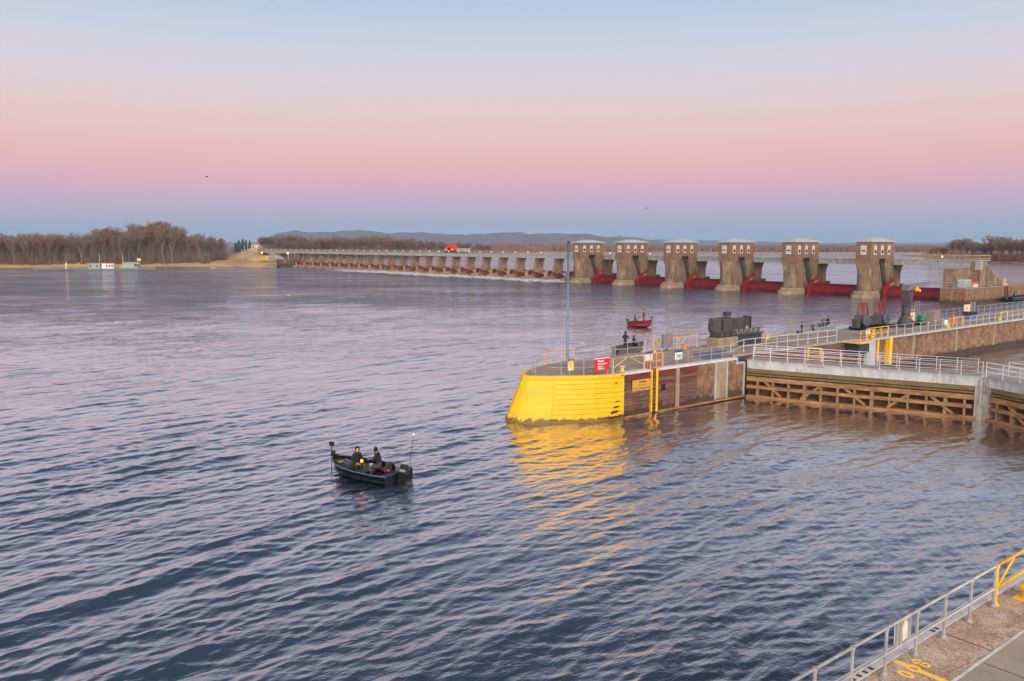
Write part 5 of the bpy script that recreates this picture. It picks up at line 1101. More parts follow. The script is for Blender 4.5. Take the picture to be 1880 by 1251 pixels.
small('lantern', 'lower glowing orange lantern beside the white bucket in the near boat', 'lantern', W1(-.7, -.45, .55), lantern)
def bucket(o, p):
    b = MB(); b.lathe([(.13, 0), (.16, .36), (.175, .38), (.15, .385)], p, 16); b.build('pail', white, o); b = MB(); b.lathe([(.145, 0), (.148, .1)], p + Vector((0, 0, .12)), 16); b.build('blue_label', cloth((40, 90, 190)), o)
small('bucket', 'white plastic bucket with blue band in the middle of the near boat', 'bucket', W1(-.35, -.05, .42), bucket)
def bag(col):
    def f(o, p):
        b = MB(); b.ell(p + Vector((0, 0, .1)), (.26, .18, .12), 10, 7); b.ell(p + Vector((.16, .1, .14)), (.14, .12, .1), 8, 6); b.build('cloth', cloth(col), o, smooth=True); b = MB(); b.tube([p + Vector((-.2, 0, .15)), p + Vector((0, .02, .27)), p + Vector((.2, 0, .15))], .015, 5); b.build('strap', black, o)
    return f
small('white_bag', 'crumpled white bag on the boat floor in front of the hooded person', 'bag', W1(.75, -.55, .3), bag((210, 206, 200)))
small('yellow_rope_pile', 'tan yellow coil of rope on the bow deck of the near boat', 'rope', W1(1.75, .15, .57), lambda o, p: [MB().lathe([(.1 + .04 * k, 0), (.13 + .04 * k, .03)], p + Vector((0, 0, .02 + .03 * k)), 14).build('coil', cloth((200, 160, 96)), o) for k in range(3)])
small('gear_bag', 'dark gear bag with tan flap near the motor of the near boat', 'bag', W1(-1.2, -.6, .3), bag((60, 44, 44)))
small('tan_bag', 'small tan bag at the side of the near boat below the lantern', 'bag', W1(-.9, -.75, .35), bag((190, 150, 104)))
def rod(a, c, label):
    o = thing('fishing_rod', label, 'fishing rod', a); b = MB(); b.tube([a, Vector(a).lerp(Vector(c), .25)], .022, 6); b.build('handle', black, o); b = MB(); b.tube([Vector(a).lerp(Vector(c), .25), Vector(a).lerp(Vector(c), .6), c], [.014, .01, .004], 5); b.build('shaft', dark_st2, o); b = MB(); b.lathe([(.05, 0), (.05, .06)], Vector(a).lerp(Vector(c), .2) + Vector((0, 0, -.07)), 10); b.build('reel', galv, o)
rod(W1(.75, -.05, .95), W1(2.5, -1.3, 1.7), 'fishing rod held by the hooded person in the near boat')
rod(W1(-2.2, .6, .7), W1(-2.9, 1.3, 2.0), 'thin upright fishing rod at the stern of the near boat')
small('tackle_tray', 'open tackle tray with red and tan gear on the near boat floor', 'tray', W1(-.1, -.75, .3), lambda o, p: [MB().box(p.x - .25, p.x + .25, p.y - .15, p.y + .15, p.z, p.z + .12).build('case', cloth((150, 40, 44)), o), MB().box(p.x - .2, p.x + .05, p.y - .1, p.y + .1, p.z + .12, p.z + .17).build('contents', cloth((196, 176, 150)), o)])
small('life_vest', 'dark life vest with red trim beside the outboard motor', 'vest', W1(-1.75, .1, .56), bag((90, 30, 34)))
small('pale_cooler', 'small grey cooler on the rear deck of the near boat', 'cooler', W1(-2.2, -.45, .56), lambda o, p: [MB().box(p.x - .2, p.x + .2, p.y - .28, p.y + .28, p.z, p.z + .3).build('box', cloth((120, 132, 138)), o, bevel=.03), MB().box(p.x - .22, p.x + .22, p.y - .3, p.y + .3, p.z + .302, p.z + .36).build('lid', cloth((170, 176, 178)), o, bevel=.02)])
t, W2, r2, hl2 = boat('fishing_boat', 'red fishing boat with white side stripe out on the water', at(1196, 592, .8), at(1156, 596, .3), beam=2.2, hull=(124, 16, 26), rim=(70, 60, 64), inner=(70, 66, 70), stripe=(230, 220, 220), high=.86)
person(W2(.5, 0, .5), r2 + .2, 'stand', (142, 44, 40), (110, 46, 44), 'person in red clothes standing in the red boat', cap=(120, 40, 40), scale=1.25)
person(W2(-1.0, .3, .25), r2 + .5, 'sit', (96, 86, 96), (50, 52, 60), 'person in grey jacket seated behind the standing person in the red boat', hood=(90, 80, 92), scale=1.25)
bw = at(1180, 632, .9); st_ = at(1134, 649, .25)
t, W3, r3, hl3 = boat('fishing_boat', 'grey boat with maroon stripe moored behind the railing of the lock wall nose', bw, st_, beam=2.2, hull=(112, 106, 104), rim=(60, 56, 58), inner=(90, 84, 84), stripe=(110, 34, 40), high=.95, windscreen=True, trolling=False)
person(W3(-1.1, 0, .45), r3 + .3, 'stand', (44, 44, 74), (60, 52, 56), 'person in dark blue hooded jacket standing at the rear of the grey boat', hood=(50, 48, 76), scale=1.25)
person(W3(.8, .1, .55), r3 - .2, 'reach', (40, 48, 84), (44, 44, 60), 'person in dark blue jacket seated toward the bow of the grey boat', hood=(34, 40, 72), scale=1.1)
t, W4, r4, hl4 = boat('fishing_boat', 'pale teal camouflage boat with passengers behind the lock wall', at(1533, 594, .9), at(1494, 610, .1), beam=2.3, hull=(150, 162, 160), rim=(190, 206, 202), inner=(150, 120, 104), stripe=(120, 130, 128), high=.95, trolling=False)
person(W4(-.2, .1, .55), r4 + .2, 'sit', (120, 112, 104), (60, 60, 64), 'person in grey brown coat seated in the middle of the teal boat', hood=(140, 130, 118), scale=1.15)
person(W4(.9, -.1, .6), r4 + 2.6, 'sit', (56, 34, 56), (30, 34, 60), 'person in navy cap and dark jacket in the teal boat', cap=(24, 34, 80), scale=1.2)
person(W4(1.9, .1, .55), r4 + 2.8, 'reach', (170, 140, 90), (60, 80, 90), 'person in tan jacket at the bow of the teal boat', cap=(110, 60, 60), scale=1.0)
t, W5, r5, hl5 = boat('jon_boat', 'low pale boat half hidden behind the lock wall left of the teal boat', at(1484, 614, .4), at(1462, 618, .2), beam=1.8, hull=(170, 170, 160), rim=(190, 190, 180), inner=(120, 112, 104), trolling=False, motor=False, high=.6, L=4.2)
person(W5(-.2, 0, .35), r5 - 1.2, 'stand', (46, 38, 44), (90, 60, 60), 'person in black coat alone in the low pale boat', hood=(30, 28, 34), scale=1.0)
t, W6, r6, hl6 = boat('fishing_boat', 'dark boat moored against the river lock wall at the far right', Vector((221.5, 78.0, 0)), Vector((205.5, 78.0, 0)), beam=2.8, hull=(28, 36, 60), rim=(130, 150, 150), inner=(50, 56, 60), high=.95, L=15)
person(W6(-3.2, .2, .4), r6 + 2.0, 'sit', (30, 34, 50), (30, 34, 40), 'person in black seated at the rear of the dark boat by the river wall', hood=(24, 26, 40), scale=1.3)
person(W6(-.6, .2, .5), r6 + 2.5, 'reach', (170, 184, 184), (60, 80, 90), 'person in pale grey jacket in the dark boat by the river wall', cap=(170, 190, 190), scale=1.4)
# ------------------------------------------------------------------ fishing float moored on the left shore
fa, fb = at(58, 496.5, 0), at(287, 494.5, 0); fd = (fb - fa); fn = Vector((-fd.y, fd.x, 0)).normalized()
if fn.dot(Vector((FU, FV, 0))) < 0: fn = -fn
def FP(px, o, z): q = fa + fd * ((px - 58) / 229) + fn * o; return Vector((q.x, q.y, z))
def fbox(mb, p0, p1, o0, o1, z0, z1, mi=0):
    vs = [FP(p0, o0, z0), FP(p1, o0, z0), FP(p1, o1, z0), FP(p0, o1, z0), FP(p0, o0, z1), FP(p1, o0, z1), FP(p1, o1, z1), FP(p0, o1, z1)]
    return mb.add(vs, [(0, 3, 2, 1), (4, 5, 6, 7), (0, 1, 5, 4), (1, 2, 6, 5), (2, 3, 7, 6), (3, 0, 4, 7)])
teal = M('pale green painted boards', (158, 168, 158), (136, 148, 140), .8, .8); teal_d = M('teal deck side', (112, 124, 120), (92, 104, 102), 1, .8)
fl = thing('floating_dock', 'low grey fishing dock with dark hull and thin railings moored along the left shore', 'dock', FP(90, 2, 0))
b = MB(); fbox(b, 60, 134, 0, 5, -.3, .45); b.build('pontoon', dark_st2, fl); b = MB(); fbox(b, 60, 134, 0, 5, .45, .6); b.build('deck', galv_far, fl)
b = MB()
for k in range(16): p_ = 62 + k * 4.7; b.tube([FP(p_, .1, .6), FP(p_, .1, 1.7)], .05, 4); b.tube([FP(p_, 4.8, .6), FP(p_, 4.8, 2.2)], .05, 4)
for z in (1.15, 1.7): b.tube([FP(60, .1, z), FP(134, .1, z)], .05, 4)
b.tube([FP(60, 4.8, 2.2), FP(134, 4.8, 2.2)], .06, 4); b.build('railing', galv_far, fl)
o = thing('yellow_dock_hut', 'small pale yellow pointed hut on the low fishing dock', 'hut', FP(119, 2, .6)); b = MB(); fbox(b, 117, 121, 1, 3, .6, 2.6); b.build('wall', cream_rail, o); b = MB(); p_ = [FP(116.8, .9, 2.6), FP(121.2, .9, 2.6), FP(121.2, 3.1, 2.6), FP(116.8, 3.1, 2.6), FP(119, 2, 4.4)]; b.add(p_, [(0, 1, 4), (1, 2, 4), (2, 3, 4), (3, 0, 4), (3, 2, 1, 0)]); b.build('roof', cream_rail, o)
def cabin(p0, p1, z1, label, wall_m, roof_mat, wins, deck0, deck1, extras=None):
    o = thing('houseboat', label, 'houseboat', FP((p0 + p1) / 2, 2, 0), 'floating cabins on the left shore')
    b = MB(); fbox(b, deck0, deck1, -.6, 6, -.3, .5); b.build('hull', teal_d, o)
    b = MB(); fbox(b, p0, p1, .8, 5, .5, z1); b.build('wall', wall_m, o)
    b = MB(); fbox(b, p0 - 1.2, p1 + 1.2, .3, 5.5, z1, z1 + .2); b.build('roof', roof_mat, o)
    for a, c, z0, z2, mt in wins: b = MB(); fbox(b, a, c, .74, .85, z0, z2); b.build('window' if mt is glass else 'door', mt, o)
    b = MB()
    n = int((deck1 - deck0) / 4)
    for k in range(n + 1): q = deck0 + (deck1 - deck0) * k / n; b.tube([FP(q, -.5, .5), FP(q, -.5, 1.5)], .05, 4)
    for z in (1.0, 1.5): b.tube([FP(deck0, -.5, z), FP(deck1, -.5, z)], .05, 4)
    b.build('railing', teal, o); return o
cabin(160, 181, 3.2, 'pale green flat roofed floating cabin left of the awning', teal, teal, [(162, 165, 1.2, 2.4, glass), (174, 177, 1.2, 2.4, glass)], 134, 182)
cabin(184, 206, 3.1, 'white floating cabin with a cream awning roof and window row', white, cream_rail, [(192, 195, 1.6, 2.5, glass), (197, 200, 1.6, 2.5, glass), (202, 205, 1.6, 2.5, glass), (186, 190, .6, 2.6, white)], 182.5, 209)
cabin(223, 255, 3.7, 'large pale green floating cabin with dark windows and a roof sign', teal, girder_m, [(245, 250, 1.6, 3.0, glass), (251, 254.5, .6, 2.8, glass), (229, 231, 2.8, 3.2, glass), (237, 239, 2.8, 3.2, glass)], 209.5, 286)
o = thing('roof_board', 'cream board standing on the roof of the large green cabin', 'sign', FP(254, 2, 3.9)); b = MB(); fbox(b, 250.5, 258, 1, 1.2, 4.6, 5.9); b.build('panel', cream_rail, o); b = MB(); b.tube([FP(252, 1.1, 3.9), FP(252, 1.1, 4.6)], .08, 4); b.tube([FP(256, 1.1, 3.9), FP(256, 1.1, 4.6)], .08, 4); b.build('post', galv_far, o)
o = thing('orange_stack', 'orange brown stack beside the large green floating cabin', 'stack', FP(221, 2, .5)); b = MB(); fbox(b, 219, 222.6, 1, 3, .5, 2.9); fbox(b, 217.5, 219, 1, 3, .5, 1.7); b.build('boards', M('orange brown boards', (206, 132, 84), (186, 110, 70), 1, .8), o)
for k, px in enumerate((178, 222)):
    o = thing('mooring_pole', ['grey mooring pole behind the flat roofed floating cabin', 'thin mooring pole left of the large green cabin'][k], 'pole', FP(px, 6.5, 0)); b = MB(); b.tube([FP(px, 6.5, -1), FP(px, 6.5, 8.2 - k)], .16, 8); b.build('shaft', galv_far, o); b = MB(); b.lathe([(.22, 0), (.05, .3)], FP(px, 6.5, 8.2 - k), 8); b.build('cap', galv_far, o)
for k, px in enumerate((302, 308)):
    q = at(px, 493, 0); o = thing('timber_pile', ['brown timber pile right of the floating cabins', 'second brown timber pile, nearer the dike'][k], 'pile', q); b = MB(); b.tube([(q.x, q.y, -1), (q.x, q.y, 3.8 - k)], .3, 8); b.build('shaft', timber, o); b = MB(); b.tube([(q.x, q.y, 3.8 - k), (q.x, q.y, 4.1 - k)], .34, 8); b.build('cap', dark_st2, o)
q = at(390.5, 489, 1.0); gz = float(ground(q.x, q.y + 1)); o = thing('shore_sign', 'cream square sign board on the shore below the dike', 'sign', (q.x, q.y, gz))
b = MB(); dr = Vector((FV, -FU, 0)); b.beam(Vector((q.x, q.y, gz + 2.3)) - dr * 1, Vector((q.x, q.y, gz + 2.3)) + dr * 1, .15, 1.9); b.build('panel', cream_rail, o)
b = MB(); b.tube([(q.x, q.y, gz - .5), (q.x, q.y, gz + 1.5)], .15, 6); b.build('post', timber, o)
# left abutment structures under the bridge end
o = thing('bank_retaining_wall', 'stained grey concrete retaining wall where the dam meets the grassy bank', 'wall', (195, 466, 0))
b = MB(); b.prism([P(508, 491.4), (190, 474.6), (206, 482), (206, 485), (189, 478)], -2, 4.6); b.build('wall', dam_conc, o); b = MB(); b.box(203.5, 211, 483.2, 486, 0, 8.05); b.build('bridge_seat', dam_conc, o)
o = thing('site_hut', 'pale yellow metal hut under the bridge end on the bank', 'hut', (200, 500, 4)); q = at_dist(508, 470, 545); gz = 4.2
b = MB(); b.box(196, 201, 512, 524, 3.5, 6.3); b.build('wall', cream_rail, o); b = MB(); b.box(195.8, 201.2, 511.8, 524.2, 6.3, 6.5); b.build('roof', galv_far, o)
o = thing('stored_equipment', 'pale stacked equipment by the bank end of the bridge', 'equipment', (197, 478, 4.5)); b = MB()
for k in range(5): b.box(194 + (k % 2), 198, 488 + k * 3.4, 490.4 + k * 3.4, 4.0, 5.6 + (k % 3) * .5)
b.build('crates', girder_m, o); b = MB(); b.tube([(195, 487, 3), (195, 487, 8)], .1, 5); b.build('mast', galv_far, o)
for k, (px, y_) in enumerate(((489, 530), (543, 486))):
    v_ = y_; o = thing('flood_lamp', ['bright warm lamp on a yellow post at the landward end of the bridge', 'bright warm lamp under the bridge where it meets the bank'][k], 'lamp', (200, v_, 4)); b = MB(); b.tube([(200, v_, 4), (200, v_, 8.1)], .15, 6); b.build('post', yel_rail, o); b = MB(); b.ell((199.6, v_, 8.2), (.45, .45, .4), 10, 8); b.build('bulb', emit('flood lamp glow', (255, 205, 110), 9), o)
for k, (px, h) in enumerate(((444, 8), (449, 7), (455, 7.5))):
    q = at_dist(px, 462, 560 + k * 30); gz = float(ground(q.x, q.y)); o = thing('pale_mast', 'thin pale mast on the dike slope, %s from the left' % ORD[k], 'pole', (q.x, q.y, gz), 'thin masts on the dike'); b = MB(); b.tube([(q.x, q.y, gz - .5), (q.x, q.y, gz + h)], .13, 6); b.build('shaft', white_st, o); b = MB(); b.tube([(q.x - .5, q.y, gz + h), (q.x + .5, q.y, gz + h)], .12, 5); b.build('cross_arm', white_st, o)
# gravel track on the dike crest
dk = MB(); n_ = 30; dirn = (DK[1] - DK[0]).normalized(); per = Vector((-dirn.y, dirn.x))
for k in range(n_ + 1):
    q = DK[0] - dirn * 14 + (DK[1] - DK[0]) * (k / n_) * .6
    for s in (-1, 1): e = q + per * s * 3.6; dk.v.append((e.x, e.y, float(ground(e.x, e.y)) + .12))
for k in range(n_): dk.f.append((2 * k, 2 * k + 1, 2 * k + 3, 2 * k + 2)); dk.m.append(0)
tag(dk.build('gravel_track', M('pale gravel', (212, 186, 150), (190, 164, 130), .3, .95)), kind='structure')
# dam service crane and car on the bridge
o = thing('service_crane', 'red orange rail crane on a dark chassis on top of the service bridge', 'crane', (206, 318.5, 9.65)); yb = 318.5
b = MB(); b.box(203.9, 208.8, yb - 5, yb + 6.5, 10.2, 10.9)
for y_ in (yb - 3.5, yb + 4.5): b.box(204, 208.6, y_ - .9, y_ + .9, 9.65, 10.25)
b.build('chassis', black, o)
rc = M('red crane paint', (214, 44, 34), (190, 36, 32), 1.2, .5); b = MB(); b.box(204.2, 208.2, yb - 3.4, yb + 3.6, 10.9, 13.0); b.slab_y([(204.4, 13.0), (208, 13.0), (207.4, 14.0), (205, 14.0)], yb - 1.6, yb + 3.2); b.build('cab', rc, o, bevel=.1)
b = MB(); b.beam((206, yb + 3, 13.2), (206, yb + 4.2, 16.0), .4, .4, up=(1, 0, 0)); b.beam((206, yb + 1, 13.9), (206, yb + 4.2, 16.0), .2, .2, up=(1, 0, 0)); b.build('mast', rc, o)
b = MB(); b.box(204.12, 204.2, yb + 3.7, yb + 5.8, 10.95, 11.6); b.box(204.1, 204.2, yb - 2.9, yb - 1.8, 11.4, 12.2); b.build('white_panel', white, o)
b = MB(); b.box(204.15, 204.25, yb - .6, yb + 1.8, 11.7, 12.6); b.build('cab_window', glass, o); o.location.y = 310.5; o.scale = (.8, .72, .78)
o = thing('work_trailer', 'boxy olive grey slatted trailer on the bridge beside the red crane', 'trailer', (206, 307.2, 9.65)); b = MB(); b.box(204, 208.4, 303, 311.5, 10.5, 12.3)
for k in range(9): b.box(203.9, 204, 303.4 + k * .95, 303.7 + k * .95, 10.5, 12.3)
b.build('body', M('olive grey box', (166, 160, 138), (144, 140, 122), 1, .8), o)
for y_ in (304.5, 309.8): b = MB(); b.lathe([(.5, 0), (.5, .4)], (204.1, y_, 10.15), 12, 'x'); b.lathe([(.5, 0), (.5, .4)], (207.9, y_, 10.15), 12, 'x'); b.build('wheel', black, o)
o.location.y = 302.0; o.scale = (.8, .66, .78)
# ------------------------------------------------------------------ trees
def tube_np(V, Fq, p, q, r0, r1, n=4):
    d = (q - p).normalized(); a = d.cross(Vector((0, 0, 1)) if abs(d.z) < .9 else Vector((1, 0, 0))).normalized(); b_ = d.cross(a); i0 = len(V)
    for c_, r_ in ((p, r0), (q, r1)):
        for k in range(n): t_ = 2 * PI * k / n; V.append(c_ + (a * math.cos(t_) + b_ * math.sin(t_)) * r_)
    for k in range(n): Fq.append((i0 + k, i0 + (k + 1) % n, i0 + n + (k + 1) % n, i0 + n + k))
def bare_tree(seed, H=20.0, spread=.42, ntw=1700, first=.30, tw=.055, style=0):
    r = random.Random(seed); V, Fq, TV, TF = [], [], [], []; tips = []
    def grow(p, d, ln, rad, lvl):
        segs = 3 if lvl < 2 else 2; q = p
        for s in range(segs):
            d = (d + Vector((r.gauss(0, .13), r.gauss(0, .13), r.gauss(.05, .05) + (.12 if lvl > 0 else 0)))).normalized()
            n_ = q + d * (ln / segs); r1_ = rad * (1 - .28 * (s + 1) / segs); tube_np(V, Fq, q, n_, rad * (1 - .28 * s / segs), r1_, 5 if lvl == 0 else 3); q = n_
            if lvl > 0 and lvl < 4: tips.append((q, d, lvl))
            if lvl in (1, 2) and r.random() < .7:
                a = r.random() * 6.28; sd_ = (d + Vector((math.cos(a), math.sin(a), .2)) * .75).normalized(); grow(q, sd_, ln * .5, rad * .45, lvl + 1)
        if lvl < 4:
            nb = 3 if lvl == 0 else r.choice((2, 2, 3))
            for k in range(nb):
                a = r.random() * 6.28 + k * 6.28 / nb; sp = spread * (.7 + r.random() * .7)
                nd = (d + Vector((math.cos(a), math.sin(a), 0)) * sp * 1.5).normalized(); grow(q, nd, ln * (.62 + r.random() * .22), rad * .58, lvl + 1)
        else: tips.append((q, d, 5))
    grow(Vector((0, 0, -.6)), Vector((r.gauss(0, .04), r.gauss(0, .04), 1)), H * first, H * .0115, 0)
    if style == 1:
        a = r.random() * 6; grow(Vector((0, 0, .6)), Vector((math.cos(a) * .35, math.sin(a) * .35, 1)).normalized(), H * first * .9, H * .012, 0)
    zt = max(p[2] for p in V); k = H / zt
    V = [p * k for p in V]; tips = [(p * k, d, l) for p, d, l in tips]
    for _ in range(ntw):
        p, d, l = r.choice(tips); a = r.random() * 6.28; dd = (d * .5 + Vector((math.cos(a), math.sin(a), r.uniform(-.3, 1.0)))).normalized()
        ln = r.uniform(.9, 2.4); w_ = tw * r.uniform(.6, 1.3); s_ = dd.cross(Vector((r.gauss(0, 1), r.gauss(0, 1), r.gauss(0, 1)))).normalized() * w_
        mid = p + dd * ln * .5 + Vector((0, 0, ln * .05)); i0 = len(TV)
        TV += [p - s_, p + s_, mid + s_ * .7, mid - s_ * .7, p + dd * ln]; TF += [(i0, i0 + 1, i0 + 2, i0 + 3), (i0 + 3, i0 + 2, i0 + 4)]
    return (V, Fq), (TV, TF)
def mesh_of(name, vf, mat):
    me = bpy.data.meshes.new(name); me.from_pydata([tuple(v) for v in vf[0]], [], vf[1]); me.materials.append(mat); return me
protos = []
for s, (H_, sp_, nt_, fi_, st_) in enumerate([(20, .27, 3600, .24, 0), (20, .32, 4000, .2, 1), (20, .24, 3400, .26, 0), (20, .36, 4000, .2, 1), (20, .30, 3600, .24, 0), (20, .46, 4600, .2, 1)]):
    tr, cr_ = bare_tree(40 + s * 3, H_, sp_, nt_, fi_, .05, st_)
    mt = [twig, twig_g, twig_r, twig, twig_g, twig_r][s]; protos.append((mesh_of('trunk', tr, bark if s % 2 == 0 else bark_d), mesh_of('crown', cr_, mt)))
def place_tree(x, y, z, h, k, label, group, wide=1.0):
    o = thing('bare_tree', label, 'tree', (x, y, z), group); o.rotation_euler = (0, 0, random.random() * 6.28); s_ = h / 20; o.scale = (s_ * wide, s_ * wide, s_)
    for n_, me in (('trunk', protos[k][0]), ('crown', protos[k][1])): q = bpy.data.objects.new(n_, me); COL.objects.link(q); q.parent = o
tl = [(-260, 428), (-60, 430), (0, 433), (60, 431), (110, 428), (150, 432), (180, 424), (200, 420), (216, 431), (250, 419), (272, 411), (308, 410), (325, 421), (350, 428), (372, 430), (400, 437), (425, 441), (447, 447)]
_sd = {}
def shore_dist(px):
    k_ = round(px / 6)
    if k_ not in _sd: _sd[k_] = shore_dist0(k_ * 6)
    return _sd[k_] + max(0.0, px - 378) * 2.0
def shore_dist0(px):
    dd = np.arange(430, 760, 2.0); u_, v_, w_ = ray(px, 460); k2 = dd / math.hypot(u_, v_); r_ = sdf(bank_poly, u_ * k2, v_ * k2); i_ = np.argmax(r_ > 0)
    return float(dd[i_]) if r_[i_] > 0 else 700.0
LW = 'bare winter trees on the left shore'; cnt = 0
for row in range(4):
    px = -150 + row * 4
    while px < 447:
        sdist = shore_dist(px); d = sdist + 16 + row * 17 + random.uniform(-6, 6)
        q = at_dist(px, 460, d)
        if px > 385 and segd(q.x, q.y, DK[0], DK[1]) < 22: px += 12; continue
        gz = float(ground(q.x, q.y)); yt = float(np.interp(px, [a for a, _ in tl], [c for _, c in tl]))
        H_ = (13 + (451 - yt) * d / 1494 - gz); h = H_ * (random.uniform(.72, .93) if row < 3 else random.uniform(.86, 1.0))
        if px > 340 and px < 400 and row == 3: h *= .98
        place_tree(q.x, q.y, gz, max(h, 6), random.choice((0, 1, 2, 3, 4)) if row else random.choice((0, 2, 4, 3)), 'leafless tree standing in the dense bare wood on the left shore', LW, random.uniform(.8, 1.1)); cnt += 1
        px += random.uniform(13, 21)
for (px, yt, k, d) in ((196, 421, 5, 30), (285, 411, 5, 45), (305, 413, 3, 36), (258, 417, 1, 55)):
    q = at_dist(px, 460, shore_dist(px) + d); dd = math.hypot(q.x, q.y); gz = float(ground(q.x, q.y)); place_tree(q.x, q.y, gz, 13 + (451 - yt) * dd / 1494 - gz, k, {196: 'tall wide crowned tree rising above the left wood over the floating docks', 285: 'tallest broad crown in the left wood, above the large green floating cabin', 305: 'tall broad crown just right of the tallest tree in the left wood', 258: 'tall crown just left of the tallest tree in the left wood'}[px], LW, 1.1)
tl2 = [(455, 446), (485, 437), (500, 434), (560, 436), (600, 437), (620, 432), (650, 434), (700, 433), (730, 437), (770, 442), (830, 445), (900, 448), (960, 449)]
for row in range(3):
    px = 478 + row * 5
    while px < 905:
        base = 473 if px < 760 else np.interp(px, [760, 905], [472, 465.5]); d0 = 11.4 * 1494 / (base - 451); d = d0 + 25 + row * 35
        q = at_dist(px, 460, d); gz = float(ground(q.x, q.y)); yt = float(np.interp(px, [a for a, _ in tl2], [c for _, c in tl2])); h = (13 + (451 - yt) * d / 1494 - gz) * random.uniform(.78, 1.0)
        place_tree(q.x, q.y, gz, max(h, 7) * 1.04, random.randrange(6), 'leafless tree in the long bare wood beyond the slim piers of the dam', 'bare winter trees behind the dam', random.uniform(1.0, 1.5)); px += random.uniform(13, 20)
tl3 = [(1700, 462), (1715, 451), (1735, 453), (1746, 438), (1768, 436), (1790, 443), (1805, 444), (1820, 433), (1840, 434), (1860, 438), (1880, 440), (1990, 436)]
for row in range(3):
    px = 1712 + row * 7
    while px < 1985:
        base = float(np.interp(px, [1700, 1795, 1880, 2000], [474, 481, 484, 487])); d0 = 11.4 * 1494 / (base - 451) / math.cos(math.atan((px - 940) / 1494)); d = d0 + 14 + row * 16
        q = at_dist(px, 460, d); gz = float(ground(q.x, q.y)); yt = float(np.interp(px, [a for a, _ in tl3], [c for _, c in tl3])); dfw = d * math.cos(math.atan((px - 940) / 1494)); h = (13 + (451 - yt) * dfw / 1494 - gz) * random.uniform(.8, 1.0)
        place_tree(q.x, q.y, gz, max(h, 4), random.randrange(6), 'leafless tree in the bare wood on the right shore beyond the abutment', 'bare winter trees on the right shore', random.uniform(.9, 1.3)); px += random.uniform(15, 22)
# undergrowth, far woods (uncountable)
def blades(name, pts, mat, n_each, rr, hh, ww):
    V = []; Fq = []
    for (x, y, z, s_) in pts:
        for _ in range(n_each):
            a = random.random() * 6.28; rad = rr * math.sqrt(random.random()) * s_; bx = x + rad * math.cos(a); by = y + rad * math.sin(a); h = hh * s_ * random.uniform(.4, 1); w_ = ww * random.uniform(.5, 1.3); t_ = random.random() * 3.14; lx = random.gauss(0, .3) * h; ly = random.gauss(0, .3) * h; i0 = len(V)
            V += [(bx - w_ * math.cos(t_), by - w_ * math.sin(t_), z), (bx + w_ * math.cos(t_), by + w_ * math.sin(t_), z), (bx + lx, by + ly, z + h)]; Fq.append((i0, i0 + 1, i0 + 2))
    me = bpy.data.meshes.new(name); me.from_pydata(V, [], Fq); me.materials.append(mat); o = bpy.data.objects.new(name, me); COL.objects.link(o); return o
pts = []
for k in range(420):
    px = random.uniform(-150, 440); d = shore_dist(px) + random.uniform(9, 24); q = at_dist(px, 460, d)
    if segd(q.x, q.y, DK[0], DK[1]) < 20: continue
    pts.append((q.x, q.y, float(ground(q.x, q.y)) - .2, random.uniform(.6, 1.2)))
tag(blades('undergrowth', pts, brush_m, 46, 2.6, 3.0, .14), 'brown brush and dead reeds at the foot of the left shore trees', 'brush', kind='stuff')
pts = []
for k in range(900):
    px = random.uniform(-150, 440); d = shore_dist(px) + random.uniform(40, 85); q = at_dist(px, 460, d)
    if segd(q.x, q.y, DK[0], DK[1]) < 22: continue
    pts.append((q.x, q.y, float(ground(q.x, q.y)) - .2, random.uniform(.8, 1.5)))
for k in range(1500):
    px = random.uniform(-150, 446); d = shore_dist(px) + random.uniform(12, 80); q = at_dist(px, 460, d)
    if segd(q.x, q.y, DK[0], DK[1]) < 20: continue
    yt = float(np.interp(px, [a for a, _ in tl], [c for _, c in tl])); pts.append((q.x, q.y, float(ground(q.x, q.y)) - .2, (13 + (451 - yt) * d / 1494) / 8.0 * random.uniform(.35, .74)))
tag(blades('thicket', pts, twig_g, 46, 2.2, 8.0, .075), 'grey brown thicket of saplings filling the left wood', 'thicket', kind='stuff')
pts = []
for k in range(700):
    px = random.uniform(478, 1000); base = float(np.interp(px, [478, 760, 905, 1000], [473, 472, 465.5, 463.5])); d = 11.4 * 1494 / (base - 451) + random.uniform(15, 130); q = at_dist(px, 460, d); pts.append((q.x, q.y, POOL, random.uniform(.8, 1.9 if px < 760 else 1.2)))
for k in range(260):
    px = random.uniform(1700, 1990); base = float(np.interp(px, [1700, 1795, 1880, 2000], [474, 481, 484, 487])); d = (11.4 * 1494 / (base - 451) + random.uniform(6, 60)) / math.cos(math.atan((px - 940) / 1494)); q = at_dist(px, 460, d); pts.append((q.x, q.y, POOL, random.uniform(.5, 1.0)))
tag(blades('thicket', pts, twig_r, 60, 5, 8.5, .2), 'reddish brown thicket along the far banks behind the dam', 'thicket', kind='stuff')
pts = []
for k in range(2600):
    px = random.uniform(880, 2050); base = 463; d = (11.4 * 1494 / 11.6 + 20 + abs(random.gauss(0, 260))) / math.cos(math.atan((px - 940) / 1494)); q = at_dist(px, 460, d); pts.append((q.x, q.y, POOL + .5, random.uniform(.7, 1.25) * (1.2 if px < 1060 else .95)))
tag(blades('far_woods', pts, twig_r, 26, 12, 13, .9), 'low reddish brown line of far woods on the opposite shore of the pool', 'woods', kind='stuff')
